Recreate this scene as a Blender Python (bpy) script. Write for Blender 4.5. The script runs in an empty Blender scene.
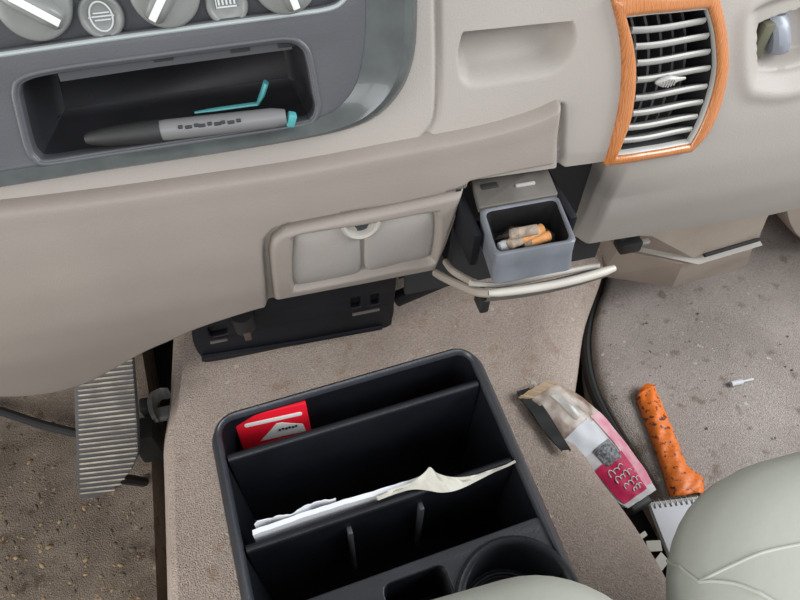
import bpy, bmesh, math, random
import numpy as np
from mathutils import Vector, Matrix
from mathutils.bvhtree import BVHTree

random.seed(7)
rng = np.random.RandomState(7)
SC = bpy.context.scene
COL = SC.collection

# ------------------------------------------------------------------ camera
FPX = 650.0                                   # focal length in pixels of an 800 px wide frame
TH = math.radians(52)                         # pitch below the horizon
_X = np.array([3600, -720, 650.]); _X /= np.linalg.norm(_X)
_e1 = np.cross(_X, [0, 0, 1.]); _e1 /= np.linalg.norm(_e1)
_e2 = np.cross(_X, _e1)
_b = -math.sin(TH) / _e2[2]; _a = math.sqrt(1 - _b * _b)
_U = _a * _e1 + _b * _e2
if _U[1] > 0: _U = -_a * _e1 + _b * _e2
_Y = np.cross(_U, _X)
RW = np.array([_X, _Y, _U])                   # world = RW @ camera (x right, y down, z forward)
CP = np.array([0, 0, 0.78])                   # eye point above the floor, at the middle of the bench
cam_d = bpy.data.cameras.new('camera'); cam = bpy.data.objects.new('camera', cam_d); COL.objects.link(cam)
cam_d.sensor_width = 36; cam_d.lens = 36 * FPX / 800; cam_d.clip_start = 0.01
M3 = Matrix([[RW[i][0], -RW[i][1], -RW[i][2]] for i in range(3)])
cam.matrix_world = Matrix.Translation(Vector(CP)) @ M3.to_4x4()
SC.camera = cam

# ------------------------------------------------------------------ world, lights, exposure
w = bpy.data.worlds.new('world'); SC.world = w; w.use_nodes = True
bg = w.node_tree.nodes['Background']; bg.inputs[0].default_value = (0.93, 0.97, 1.0, 1); bg.inputs[1].default_value = 0.62
def area(name, loc, target, size, sy, power, color):
    l = bpy.data.lights.new(name, 'AREA'); l.shape = 'RECTANGLE'; l.size = size; l.size_y = sy; l.energy = power; l.color = color
    o = bpy.data.objects.new(name, l); COL.objects.link(o); o.location = loc
    o.rotation_euler = (Vector(target) - Vector(loc)).to_track_quat('-Z', 'Y').to_euler(); return o
area('daylight_right_window', (1.5, -0.1, 1.25), (0.2, 0.3, 0.3), 1.0, 0.8, 26, (0.95, 0.98, 1.0))
area('daylight_rear_window', (-0.1, -1.2, 1.5), (0.1, 0.3, 0.4), 1.4, 0.7, 13, (0.97, 0.98, 1.0))
area('daylight_left_window', (-1.4, -.25, .75), (-.05, .40, .33), .8, .7, 13, (1.0, .97, .93))
vs = SC.view_settings
vs.view_transform = 'Standard'; vs.look = 'None'; vs.gamma = 1; vs.use_curve_mapping = False; vs.exposure = 0.36

# ------------------------------------------------------------------ geometry helpers
def ray(px, py): return RW @ np.array([(px - 400) / FPX, (py - 300) / FPX, 1.])
def onz(px, py, z): d = ray(px, py); return Vector(CP + d * ((z - CP[2]) / d[2]))
def ony(px, py, y): d = ray(px, py); return Vector(CP + d * (y / d[1]))
def onplane(px, py, p0, n):
    d = ray(px, py); n = np.array(n); t = np.dot(np.array(p0) - CP, n) / np.dot(d, n); return Vector(CP + d * t)

_pz = np.array([.10, .20, .26, .30, .34, .38, .42, .46, .50, .55, .60, .70, .85])
_py = np.array([.405, .388, .373, .363, .352, .345, .345, .350, .360, .375, .390, .425, .475])
_tz = np.linspace(.10, .85, 751); _ty = np.interp(_tz, _pz, _py)
_k = np.hanning(41); _k /= _k.sum(); _ty = np.convolve(np.pad(_ty, 20, mode='edge'), _k, 'valid')
def F(x, z):                                    # face of the dashboard: how far forward it lies
    return np.interp(z, _tz, _ty) - 0.011 * np.exp(-((np.asarray(x) - .278) / .05) ** 2) * np.clip((np.asarray(z) - .40) / .06, 0, 1)
def onF(px, py, off=0.):
    d = ray(px, py); lo, hi = .15 / d[1], .8 / d[1]
    for i in range(50):
        m = (lo + hi) / 2; p = CP + d * m
        if p[1] > F(p[0], p[2]) - off: hi = m
        else: lo = m
    return Vector(CP + d * hi)

def sm(t): t = np.clip(t, 0, 1); return t * t * (3 - 2 * t)
def catmull(pts, n=8, closed=False):
    P = [Vector(p) for p in pts]; out = []; N = len(P)
    segs = N if closed else N - 1
    for i in range(segs):
        g = (lambda k: P[k % N]) if closed else (lambda k: P[max(0, min(N - 1, k))])
        p0, p1, p2, p3 = g(i - 1), g(i), g(i + 1), g(i + 2)
        for j in range(n):
            t = j / n
            out.append(0.5 * ((2 * p1) + (p2 - p0) * t + (2 * p0 - 5 * p1 + 4 * p2 - p3) * t * t + (3 * p1 - p0 - 3 * p2 + p3) * t ** 3))
    if not closed: out.append(P[-1])
    return out
def resample(pts, n, closed=False):
    P = [Vector(p) for p in pts]
    if closed: P.append(P[0])
    L = [0]
    for a, b in zip(P, P[1:]): L.append(L[-1] + (b - a).length)
    out = []; k = 0
    for i in range(n):
        s = L[-1] * i / (n if closed else n - 1)
        while k < len(P) - 2 and L[k + 1] < s: k += 1
        d = L[k + 1] - L[k]; out.append(P[k].lerp(P[k + 1], (s - L[k]) / d if d > 1e-12 else 0))
    return out
def rrect(x0, y0, x1, y1, r, n=6):              # rounded rectangle as 2-D points, anticlockwise
    out = []
    for cx, cy, a0 in ((x1 - r, y1 - r, 0), (x0 + r, y1 - r, 90), (x0 + r, y0 + r, 180), (x1 - r, y0 + r, 270)):
        for i in range(n + 1):
            a = math.radians(a0 + 90 * i / n); out.append((cx + r * math.cos(a), cy + r * math.sin(a)))
    return out
def offset2(pts, d):                            # offset a closed anticlockwise 2-D loop outwards by d
    n = len(pts); out = []
    for i in range(n):
        a = Vector(pts[i - 1][:2]); b = Vector(pts[i][:2]); c = Vector(pts[(i + 1) % n][:2])
        t = (c - a)
        if t.length < 1e-9: t = b - a
        t.normalize(); out.append((b.x + t.y * d, b.y - t.x * d))
    return out

def link(name, me_or_bm, mat, parent=None, ang=35):
    if isinstance(me_or_bm, bmesh.types.BMesh):
        bmesh.ops.remove_doubles(me_or_bm, verts=me_or_bm.verts, dist=1e-6)
        bmesh.ops.recalc_face_normals(me_or_bm, faces=me_or_bm.faces)
        me = bpy.data.meshes.new(name); me_or_bm.to_mesh(me); me_or_bm.free()
    else: me = me_or_bm
    for p in me.polygons: p.use_smooth = True
    me.set_sharp_from_angle(angle=math.radians(ang))
    me.materials.clear(); me.materials.append(mat)
    o = bpy.data.objects.new(name, me); COL.objects.link(o)
    if parent:
        o.parent = parent; o.matrix_parent_inverse = parent_world(parent).inverted()
    return o
def parent_world(p):
    m = p.matrix_basis.copy()
    if p.parent: m = parent_world(p.parent) @ p.matrix_parent_inverse @ m
    return m
def thing(name, label, cat, loc=(0, 0, 0), group=None):
    o = bpy.data.objects.new(name, None); o.empty_display_size = .02; COL.objects.link(o); o.location = loc
    return tag(o, label, cat, group)
def tag(o, label, cat, group=None):
    o['label'] = label; o['category'] = cat
    if group: o['group'] = group
    return o
def struct(name, bm, mat, ang=35):
    o = link(name, bm, mat, None, ang); o['kind'] = 'structure'; return o

def rbox(bm, c, s, r=.002, seg=2, rot=None):    # box with rounded edges
    t = bmesh.new(); bmesh.ops.create_cube(t, size=1)
    for v in t.verts: v.co = Vector((v.co.x * s[0], v.co.y * s[1], v.co.z * s[2]))
    r = min(r, min(s) * .49)
    if r > 0: bmesh.ops.bevel(t, geom=t.edges[:], offset=r, segments=seg, affect='EDGES', profile=.5)
    M = Matrix.Translation(Vector(c))
    if rot is not None: M = M @ (rot.to_4x4() if len(rot) == 3 else rot)
    bmesh.ops.transform(t, matrix=M, verts=t.verts); merge(bm, t)
def merge(bm, t):
    me = bpy.data.meshes.new('tmp'); t.to_mesh(me); t.free(); bm.from_mesh(me); bpy.data.meshes.remove(me)
def loft(bm, loops, closed=True, cap0=False, cap1=False):
    V = [[bm.verts.new(p) for p in L] for L in loops]
    n = len(V[0])
    for A, B in zip(V, V[1:]):
        for i in range(n if closed else n - 1):
            j = (i + 1) % n
            try: bm.faces.new((A[i], A[j], B[j], B[i]))
            except ValueError: pass
    if cap0: bm.faces.new(V[0][::-1])
    if cap1: bm.faces.new(V[-1])
    return V
def tube(bm, pts, rad, n=10, cap=True, flat=1.0, up=None):
    P = [Vector(p) for p in pts]; N = len(P); loops = []
    prev = None
    for i in range(N):
        t = (P[min(i + 1, N - 1)] - P[max(i - 1, 0)]).normalized()
        if prev is None:
            a = Vector(up) if up else (Vector((0, 0, 1)) if abs(t.z) < .9 else Vector((1, 0, 0)))
        else: a = prev
        a = (a - t * a.dot(t)).normalized(); prev = a; b = t.cross(a)
        r = rad[i] if hasattr(rad, '__len__') else rad
        loops.append([P[i] + (a * math.cos(2 * math.pi * k / n) * flat + b * math.sin(2 * math.pi * k / n)) * r for k in range(n)])
    loft(bm, loops, True, cap, cap)
def grid(bm, rows):
    return loft(bm, rows, closed=False)
def extrude_border(bm, vec, sel=None):
    es = [e for e in bm.edges if e.is_boundary and (sel is None or sel(e))]
    r = bmesh.ops.extrude_edge_only(bm, edges=es)
    vs_ = [v for v in r['geom'] if isinstance(v, bmesh.types.BMVert)]
    bmesh.ops.translate(bm, vec=vec, verts=vs_)
class Plane:                                    # a flat panel's own frame: u to the right, v up, n towards the cabin
    def __init__(s, p0, n):
        s.p = Vector(p0); s.n = Vector(n).normalized(); s.u = Vector((0, 0, 1)).cross(s.n).normalized(); s.u = s.u if s.u.x > 0 else -s.u
        s.v = s.n.cross(s.u); s.v = s.v if s.v.z > 0 else -s.v
    def uv(s, px, py, h=0):
        q = onplane(px, py, s.p + s.n * h, s.n) - s.p; return (q.dot(s.u), q.dot(s.v))
    def at(s, u, v, h=0): return s.p + s.u * u + s.v * v + s.n * h
    def mat(s):
        m = Matrix((s.u, s.v, s.n)).transposed().to_4x4(); m.translation = s.p; return m
def curve_mesh(cu):
    o = bpy.data.objects.new('tmp', cu); COL.objects.link(o)
    bpy.context.view_layer.update(); dg = bpy.context.evaluated_depsgraph_get()
    me = bpy.data.meshes.new_from_object(o.evaluated_get(dg)); bpy.data.objects.remove(o); return me
def plate(outlines, thick, bev=.001):           # flat plate with holes: top face at h = 0, in its own u/v/n frame
    cu = bpy.data.curves.new('tmp', 'CURVE'); cu.dimensions = '2D'; cu.fill_mode = 'BOTH'
    cu.extrude = thick / 2 - bev; cu.bevel_depth = bev; cu.bevel_resolution = 2
    for pts in outlines:
        sp = cu.splines.new('POLY'); sp.points.add(len(pts) - 1); sp.use_cyclic_u = True
        for p, q in zip(sp.points, pts): p.co = (q[0], q[1], 0, 1)
    me = curve_mesh(cu); me.transform(Matrix.Translation((0, 0, -thick / 2))); return me
def bm_from(me, M=None):
    b = bmesh.new(); b.from_mesh(me)
    if M is not None: bmesh.ops.transform(b, matrix=M, verts=b.verts)
    return b
def text_mesh(s, size, thick=.0003):
    cu = bpy.data.curves.new('tmp', 'FONT'); cu.body = s; cu.size = size; cu.extrude = thick; cu.align_x = 'CENTER'; cu.align_y = 'CENTER'
    return curve_mesh(cu)
def poly_sdf(X, Z, poly):                       # signed distance to a polygon, positive inside
    P = np.array(poly); d = np.full(X.shape, 1e9); ins = np.zeros(X.shape, bool)
    for i in range(len(P)):
        a = P[i]; b = P[(i + 1) % len(P)]; e = b - a
        t = np.clip(((X - a[0]) * e[0] + (Z - a[1]) * e[1]) / (e @ e + 1e-15), 0, 1)
        d = np.minimum(d, np.hypot(X - a[0] - t * e[0], Z - a[1] - t * e[1]))
        c = ((a[1] > Z) != (b[1] > Z)) & (X < (b[0] - a[0]) * (Z - a[1]) / (b[1] - a[1] + 1e-15) + a[0]); ins ^= c
    return np.where(ins, d, -d)
def line_dist(X, Z, pts):
    P = np.array(pts); d = np.full(X.shape, 1e9)
    for a, b in zip(P, P[1:]):
        e = b - a; t = np.clip(((X - a[0]) * e[0] + (Z - a[1]) * e[1]) / (e @ e + 1e-15), 0, 1)
        d = np.minimum(d, np.hypot(X - a[0] - t * e[0], Z - a[1] - t * e[1]))
    return d
def xz(pts, smooth=True, closed=True, n=6):
    q = [(p.x, p.z) for p in (onF(*a) for a in pts)]
    if smooth: q = [(v.x, v.y) for v in catmull([(a, b, 0) for a, b in q], n, closed)]
    return q

# ------------------------------------------------------------------ materials
def mat(name, col, rough=.5, metal=0., spec=.5, bump=0., bscale=400., var=0., vscale=8., col2=None, coat=0., ramp=(.35, .65)):
    m = bpy.data.materials.new(name); m.use_nodes = True; nt = m.node_tree; b = nt.nodes['Principled BSDF']
    b.inputs['Base Color'].default_value = (*col, 1); b.inputs['Roughness'].default_value = rough
    b.inputs['Metallic'].default_value = metal; b.inputs['Specular IOR Level'].default_value = spec
    b.inputs['Coat Weight'].default_value = coat
    tc = nt.nodes.new('ShaderNodeTexCoord')
    if bump:
        no = nt.nodes.new('ShaderNodeTexNoise'); no.inputs['Scale'].default_value = bscale; no.inputs['Detail'].default_value = 3
        bp = nt.nodes.new('ShaderNodeBump'); bp.inputs['Strength'].default_value = bump; bp.inputs['Distance'].default_value = .001
        nt.links.new(tc.outputs['Object'], no.inputs['Vector']); nt.links.new(no.outputs['Fac'], bp.inputs['Height']); nt.links.new(bp.outputs['Normal'], b.inputs['Normal'])
    if var:
        n2 = nt.nodes.new('ShaderNodeTexNoise'); n2.inputs['Scale'].default_value = vscale; n2.inputs['Detail'].default_value = 6
        r = nt.nodes.new('ShaderNodeValToRGB'); c2 = col2 or tuple(c * (1 - var) for c in col)
        r.color_ramp.elements[0].position = ramp[0]; r.color_ramp.elements[1].position = ramp[1]
        r.color_ramp.elements[0].color = (*c2, 1); r.color_ramp.elements[1].color = (*col, 1)
        nt.links.new(tc.outputs['Object'], n2.inputs['Vector']); nt.links.new(n2.outputs['Fac'], r.inputs['Fac']); nt.links.new(r.outputs['Color'], b.inputs['Base Color'])
    return m
def carpet_mat(name, base, dark, fleck, s1=7., s2=42., amt=.45):
    m = bpy.data.materials.new(name); m.use_nodes = True; nt = m.node_tree; b = nt.nodes['Principled BSDF']
    b.inputs['Roughness'].default_value = .95; b.inputs['Specular IOR Level'].default_value = .1
    tc = nt.nodes.new('ShaderNodeTexCoord')
    def noise(s, d=6):
        n = nt.nodes.new('ShaderNodeTexNoise'); n.inputs['Scale'].default_value = s; n.inputs['Detail'].default_value = d
        nt.links.new(tc.outputs['Object'], n.inputs['Vector']); return n
    def ramp(n, p0, p1, c0, c1):
        r = nt.nodes.new('ShaderNodeValToRGB'); e = r.color_ramp.elements; e[0].position = p0; e[1].position = p1; e[0].color = (*c0, 1); e[1].color = (*c1, 1)
        nt.links.new(n.outputs['Fac'], r.inputs['Fac']); return r
    def mix(f, a, c, mode='MIX'):
        x = nt.nodes.new('ShaderNodeMix'); x.data_type = 'RGBA'; x.blend_type = mode
        if isinstance(f, float): x.inputs[0].default_value = f
        else: nt.links.new(f, x.inputs[0])
        nt.links.new(a, x.inputs[6]); nt.links.new(c, x.inputs[7]); return x.outputs[2]
    big = ramp(noise(s1), .36, .62, dark, base)
    spots = ramp(noise(s2, 3), .30, .40, (amt, amt * .92, amt * .85), (1, 1, 1))
    c = mix(1.0, big.outputs['Color'], spots.outputs['Color'], 'MULTIPLY')
    fine = ramp(noise(520, 2), .25, .75, (.72, .72, .72), (1.22, 1.22, 1.22))
    c = mix(1.0, c, fine.outputs['Color'], 'MULTIPLY')
    fl = ramp(noise(95, 2), .70, .74, (0, 0, 0), (1, 1, 1)); fc = nt.nodes.new('ShaderNodeRGB'); fc.outputs[0].default_value = (*fleck, 1)
    c = mix(fl.outputs['Color'], c, fc.outputs[0])
    nt.links.new(c, b.inputs['Base Color'])
    bp = nt.nodes.new('ShaderNodeBump'); bp.inputs['Strength'].default_value = .8; bp.inputs['Distance'].default_value = .003
    nt.links.new(noise(650, 2).outputs['Fac'], bp.inputs['Height']); nt.links.new(bp.outputs['Normal'], b.inputs['Normal'])
    return m
def wood_mat():
    m = bpy.data.materials.new('wood grain trim'); m.use_nodes = True; nt = m.node_tree; b = nt.nodes['Principled BSDF']
    tc = nt.nodes.new('ShaderNodeTexCoord'); mp = nt.nodes.new('ShaderNodeMapping'); mp.inputs['Scale'].default_value = (3.0, 1, .55); mp.inputs['Rotation'].default_value = (0, .1, 0)
    wv = nt.nodes.new('ShaderNodeTexWave'); wv.wave_type = 'BANDS'; wv.bands_direction = 'X'
    wv.inputs['Scale'].default_value = 75; wv.inputs['Distortion'].default_value = 9; wv.inputs['Detail'].default_value = 4; wv.inputs['Detail Scale'].default_value = 2.0
    r = nt.nodes.new('ShaderNodeValToRGB'); r.color_ramp.elements[0].color = (.32, .105, .027, 1); r.color_ramp.elements[1].color = (.44, .165, .052, 1); r.color_ramp.elements[1].position = .7
    nt.links.new(tc.outputs['Object'], mp.inputs[0]); nt.links.new(mp.outputs[0], wv.inputs[0]); nt.links.new(wv.outputs['Fac'], r.inputs[0]); nt.links.new(r.outputs[0], b.inputs['Base Color'])
    b.inputs['Roughness'].default_value = .28; b.inputs['Coat Weight'].default_value = .3; return m
BEIGE = mat('beige dash vinyl', (.318, .288, .262), .55, bump=.25, bscale=900, var=.1, vscale=5, spec=.35)
TAN = mat('tan knee panel plastic', (.238, .207, .182), .5, bump=.25, bscale=900, var=.16, vscale=6, spec=.35)  # own tan tone, darkened partly as shade of the down-facing panel
PAD = mat('pale grey pad', (.27, .248, .226), .6, bump=.3, bscale=700, var=.06)
SLATE = mat('slate grey plastic', (.066, .068, .075), .45, bump=.15, bscale=800, var=.12, vscale=14)
SLATED = mat('dark slate plastic', (.036, .039, .045), .45, bump=.1, bscale=800)
GLOSS = mat('glossy grey green rim', (.066, .073, .073), .24, var=.25, vscale=60, coat=.25)
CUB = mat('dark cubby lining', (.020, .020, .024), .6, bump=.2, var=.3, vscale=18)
KNOB = mat('grey control plastic', (.17, .175, .167), .4, bump=.1, var=.12, vscale=30)
WHITE = mat('white marking', (.60, .61, .58), .5)
SLAT = mat('light grey vent plastic', (.32, .312, .295), .4)
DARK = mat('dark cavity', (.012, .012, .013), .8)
BLK = mat('black plastic', (.0065, .0072, .0105), .5, spec=.25, bump=.25, bscale=600, var=.25, vscale=16)
BLKR = mat('worn black plastic rim', (.0075, .0083, .0115), .40, spec=.35, bump=.2, bscale=600, var=.3, vscale=40)
DECK = mat('worn grey black plastic', (.026, .0285, .034), .40, spec=.4, bump=.3, bscale=500, var=.3, vscale=30)
BRKT = mat('blue black plastic', (.007, .0078, .0115), .5, spec=.3, var=.3, vscale=25)
RUB = mat('black rubber', (.012, .012, .012), .6, bump=.2)
WOOD = wood_mat()
ASHP = mat('ashtray grey plastic', (.14, .148, .168), .4, var=.3, vscale=30)
ASHI = mat('sooty ashtray inside', (.012, .011, .011), .85, spec=.12, var=.4, vscale=60)
LIDM = mat('taupe ashtray plate', (.12, .108, .096), .5, var=.3, vscale=40)
BAR = mat('cream front edge', (.42, .395, .35), .4, var=.1, vscale=40)
LEATH = mat('pale green grey leather', (.385, .395, .345), .5, bump=.12, bscale=260, var=.05, vscale=9, spec=.35)
SEAM = mat('leather seam', (.385, .395, .345), .5)
CARPT = carpet_mat('tan tunnel carpet', (.435, .36, .312), (.365, .295, .25), (.52, .46, .41), amt=.88)
CARPD = carpet_mat('dirty driver carpet', (.235, .19, .152), (.135, .108, .086), (.33, .24, .15), s1=9, amt=.55)
CARPP = carpet_mat('grey passenger carpet', (.43, .375, .345), (.335, .29, .262), (.54, .48, .45), amt=.68)
METAL = mat('dull grey metal', (.30, .29, .28), .4, metal=.5, var=.3, vscale=60)
PEDAL = mat('worn pedal rubber', (.035, .035, .037), .45, var=.3, vscale=40)
RIBM = mat('dusty pedal rib', (.36, .31, .25), .6, var=.5, vscale=45)
RED = mat('red carton', (.60, .008, .022), .38, var=.06)
PAPER = mat('white paper', (.62, .63, .66), .7, var=.06, vscale=30)
TISS = mat('off white tissue', (.52, .50, .44), .8, var=.12, vscale=30)
TEAL = mat('teal plastic', (.07, .30, .31), .4)
GREYB = mat('grey marker barrel', (.14, .137, .14), .45)
BEIGEBOX = mat('taupe box plastic', (.36, .30, .25), .5, bump=.2, var=.2, vscale=14)
FILT = mat('brown cigarette filter', (.60, .27, .09), .8, var=.4, vscale=120)
ASHW = mat('burnt cigarette paper', (.33, .26, .20), .9, var=.5, vscale=150)

# ================================================================== THE CAB FLOOR AND WALLS (structure)
bm = bmesh.new()
rbox(bm, (.15, .15, -.06), (1.9, 1.5, .02), 0); struct('floor', bm, RUB)  # floor pan coloured black so the gaps beside the tunnel look shaded
def zfl(y): return float(np.interp(y, [-1, .52, .62, .76, .95], [0, 0, .06, .22, .45]))
# driver side carpet
bm = bmesh.new(); ys = np.linspace(-.55, .88, 60)
edge = [(-.9 + (-.200 + .9) * t) for t in np.linspace(0, 1, 29)] + [-.197]
grid(bm, [[Vector((x, y, zfl(y) + .004 * math.sin(9 * x + 4 * y) - (.03 if i == 29 else 0))) for i, x in enumerate(edge)] for y in ys])
extrude_border(bm, (0, 0, -.04)); struct('floor_driver_carpet', bm, CARPD)
# passenger side carpet: its left border is a rolled edge along the gap beside the tunnel
gp = [onz(*p, .045) for p in ((612, 262), (604, 285), (593, 318), (592, 355), (601, 392), (622, 432), (647, 470), (668, 507), (688, 545), (700, 590))]
gp = catmull(gp, 6); gy = [p.y for p in gp][::-1]; gx = [p.x for p in gp][::-1]
bm = bmesh.new(); rows = []
for y in np.linspace(-.5, .88, 90):
    x0 = float(np.interp(y, gy, gx)); row = []
    for d, dz in ((.004, -.07), (.0, -.03), (.0015, -.014), (.005, -.005), (.011, -.001), (.018, 0), (.024, 0), (.03, 0)):
        row.append(Vector((x0 + d, y, zfl(y) + .045 + dz)))
    for x in np.linspace(x0 + .05, .95, 30): row.append(Vector((x, y, zfl(y) + .045 + .003 * math.sin(23 * x) * math.cos(17 * y))))
    rows.append(row)
grid(bm, rows); struct('floor_passenger_carpet', bm, CARPP)
# transmission tunnel under carpet
te = catmull([onz(*p, .125) for p in ((606, 262), (598, 290), (586, 325), (580, 368), (576, 410), (586, 452), (606, 484), (633, 520), (664, 570), (690, 620))], 6)
ty_ = [p.y for p in te][::-1]; tx_ = [p.x for p in te][::-1]
def ztun(y): return float(np.interp(y, [-1, .30, .42, .50, .60, .75, .95], [.148, .148, .15, .175, .24, .36, .5]))
bm = bmesh.new(); rows = []
for y in np.linspace(-.5, .88, 90):
    xr = float(np.interp(y, ty_, tx_)); xl = -.159 + .02 * (y - .3) + .16 * max(0, y - .36); zt = ztun(y); row = []
    for d, dz in ((.012, -.19), (.006, -.10), (.0, -.05), (.002, -.028), (.010, -.010), (.024, -.002)): row.append(Vector((xl + d, y, zt + dz)))
    for t in np.linspace(.04, .88, 24):
        row.append(Vector((xl + (xr - xl) * t, y, zt + .004 * math.sin(math.pi * t) + .0015 * math.sin(31 * t + 13 * y))))
    for d, dz in ((-.03, -.004), (-.014, -.010), (-.004, -.02), (.0, -.034), (-.003, -.055), (-.012, -.10), (-.02, -.19)): row.append(Vector((xr + d, y, zt + dz)))
    rows.append(row)
grid(bm, rows); struct('floor_tunnel_carpet', bm, CARPT)
bm = bmesh.new(); rbox(bm, (.15, .90, .4), (1.9, .03, .95), 0); struct('wall_front', bm, RUB)
bm = bmesh.new(); rbox(bm, (.93, .62, .2), (.06, .6, .5), .03, 4); struct('wall_right', bm, BEIGEBOX)
bm = bmesh.new(); rbox(bm, (-.8, .62, .2), (.06, .6, .5), .03, 4); struct('wall_left', bm, BEIGEBOX)

bm = bmesh.new(); kp = [ony(783, 196, .47), ony(785, 214, .47), ony(790, 228, .47), ony(800, 240, .47), ony(822, 250, .47)]
kp = catmull(kp, 5); far = Vector((1.0, .47, kp[-1].z)); top = Vector((1.0, .47, .34)); tp = Vector((kp[0].x, .47, .34)); lp = kp + [far, top, tp]
cc = sum(lp, Vector()) / len(lp)
loft(bm, [[cc + (p - cc) * k + Vector((0, d, 0)) for p in lp] for k, d in ((.90, 0), (.97, .004), (1, .014), (1, .12))], True, True, True); struct('trim_1', bm, BEIGEBOX, 50)

# ================================================================== DASHBOARD
dash = thing('dashboard', 'beige vinyl dashboard across the top of the picture with tan knee panel', 'dashboard', (.2, .40, .40))
# --- outlines on the dash face
P_pocket = xz(((461, 42), (468, 31), (500, 27), (562, 18), (572, 24), (575, 42), (567, 62), (548, 76), (510, 83), (474, 88), (461, 80), (458, 60)))
_zm = max(q[1] for q in P_pocket) - .0035
P_pocket = [(a, min(b, _zm)) for a, b in P_pocket]
P_latch_o = xz(((752, 22), (760, 8), (800, -6), (850, -14), (852, 60), (800, 84), (765, 86), (753, 76)))
P_latch_i = xz(((764, 34), (769, 27), (800, 16), (835, 9), (837, 55), (800, 70), (770, 74), (764, 68)))
P_groove = xz(((436, -90), (437, 0), (438, 60), (437, 105), (433, 126), (422, 141)), True, False)
def sides(groups):
    out = []
    for g in groups: out += [(p.x, p.z) for p in resample(catmull([onF(*q) for q in g], 8), 25)[:-1]]
    return out
V_in = (((624, 14), (650, 11), (680, 8.5), (706, 6)), ((706, 6), (711, 22), (714, 40), (715, 68), (709, 97), (699, 124), (689, 142)), ((689, 142), (665, 146.5), (640, 150.5), (614, 154)), ((614, 154), (623, 134), (630, 113), (634, 76), (632, 46), (624, 14)))
V_out = (((609, -5), (645, -10), (680, -14), (714, -18)), ((714, -18), (722, 12), (726, 38), (727, 66), (720, 102), (707, 131), (688, 150)), ((688, 150), (664, 154), (640, 158), (603, 163)), ((603, 163), (611, 138), (618, 108), (621, 72), (619, 36), (609, -5)))
P_ventin = sides(V_in); P_ventout = sides(V_out)
P_kend = xz(((561, 108), (561.5, 130), (561, 150), (560, 175)), True, False)
# knee panel top edge (seam) and bottom edge
K_top = [onF(*p, .008) for p in ((-160, 222), (-80, 215), (0, 207), (60, 200), (130, 191), (200, 181), (300, 166), (400, 147), (480, 132), (530, 118), (556, 107), (562, 104))]
K_bot = [onF(*p, .008) for p in ((-160, 380), (-80, 393), (0, 399), (50, 396), (85, 387), (117, 371), (145, 355), (170, 344), (200, 331), (240, 318), (268, 310))]
kt = catmull(K_top, 8); ktx = [p.x for p in kt]; ktz = [p.z for p in kt]
kb = catmull(K_bot, 8); kbx = [p.x for p in kb]; kbz = [p.z for p in kb]
A_bl = onF(275, 305, .008); A_br = onF(436, 273, .008); A_tr = onF(468, 190, .008); K_br = onF(558, 170, .008)
col_b = onF(585, 165)                     # bottom of the rounded column beside the vent
pas_l = onF(577, 235)                     # left end of the passenger panel
pas_b = [onF(*p) for p in ((574, 246), (650, 234), (770, 215), (800, 208), (860, 195))]
XS = .2765
def fascia_y(X, Z):
    Y = F(X, Z).copy()
    s = poly_sdf(X, Z, P_pocket); zz = [q[1] for q in P_pocket]
    D = .005 + .030 * np.clip((Z - min(zz)) / (max(zz) - min(zz)), 0, 1); soft = .013 - .0075 * np.clip((Z - min(zz)) / (max(zz) - min(zz)), 0, 1)
    Y += D * sm((s + .001) / soft)
    s = poly_sdf(X, Z, P_latch_o); Y += .007 * sm((s + .004) / .012) - .0025 * np.exp(-((s + .006) / .006) ** 2)
    s = poly_sdf(X, Z, P_latch_i); Y += .016 * sm((s + .001) / .005)
    d = line_dist(X, Z, P_groove); Y += .0035 * np.exp(-(d / .0022) ** 2)
    d = line_dist(X, Z, P_kend); Y += .006 * np.exp(-(d / .0022) ** 2)
    return Y
bm = bmesh.new()
def zb_a(x):                               # the column's lower end; further left this lies behind the knee panel
    p, q = onF(560, 168), onF(606, 161); return q.z + (x - q.x) * (q.z - p.z) / (q.x - p.x) * np.exp(-((q.x - x) / .1) ** 2)
def panel_grid(xs, zbot, ztop, nz):
    X = np.repeat(xs[None, :], nz, 0); T = np.linspace(0, 1, nz)[:, None]; Z = zbot[None, :] * (1 - T) + ztop * T
    Y = fascia_y(X, Z); return [[Vector((X[i, j], Y[i, j], Z[i, j])) for j in range(len(xs))] for i in range(nz)]
xa = np.concatenate([np.linspace(-.34, .11, 110)[:-1], np.linspace(.11, XS, 190)]); ra = panel_grid(xa, zb_a(xa), .72, 210)
grid(bm, ra)
xb = np.linspace(XS, .86, 230); zb = np.interp(xb, [p.x for p in pas_b], [p.z for p in pas_b])
nzb = 60; zj = ra[0][-1].z                 # lower strip of the passenger panel, below the column's end
T = np.linspace(0, 1, nzb)
X = np.repeat(xb[None, :], nzb, 0); Z = zb[None, :] * (1 - T[:, None]) + zj * T[:, None]
# left end of the strip leans with the dark opening beside the ashtray and is rounded away
lean = (1 - sm((X - XS) / .06)) * (T[:, None] - 0.0) * 0
Y = fascia_y(X, Z) + .012 * (1 - sm((X - XS) / .012)) ** 2
low = [[Vector((X[i, j] + lean[i, j], Y[i, j], Z[i, j])) for j in range(len(xb))] for i in range(nzb)]
grid(bm, low)
grid(bm, panel_grid(xb, np.full(len(xb), zj), .72, 210))
bmesh.ops.remove_doubles(bm, verts=bm.verts, dist=2e-5)
cub_poly = xz(((30, 90), (300, 48), (312, 110), (45, 150)), False)
bm.faces.ensure_lookup_table(); fc_ = [f.calc_center_median() for f in bm.faces]; fx = np.array([c.x for c in fc_]); fz = np.array([c.z for c in fc_])
hit = ((fx > .2) & (fx < .4) & (poly_sdf(fx, fz, P_ventin) > -.003)) | ((fx < .12) & (fz > .48) & (poly_sdf(fx, fz, cub_poly) > -.013))
kill = [bm.faces[k] for k in np.nonzero(hit)[0]]
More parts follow.
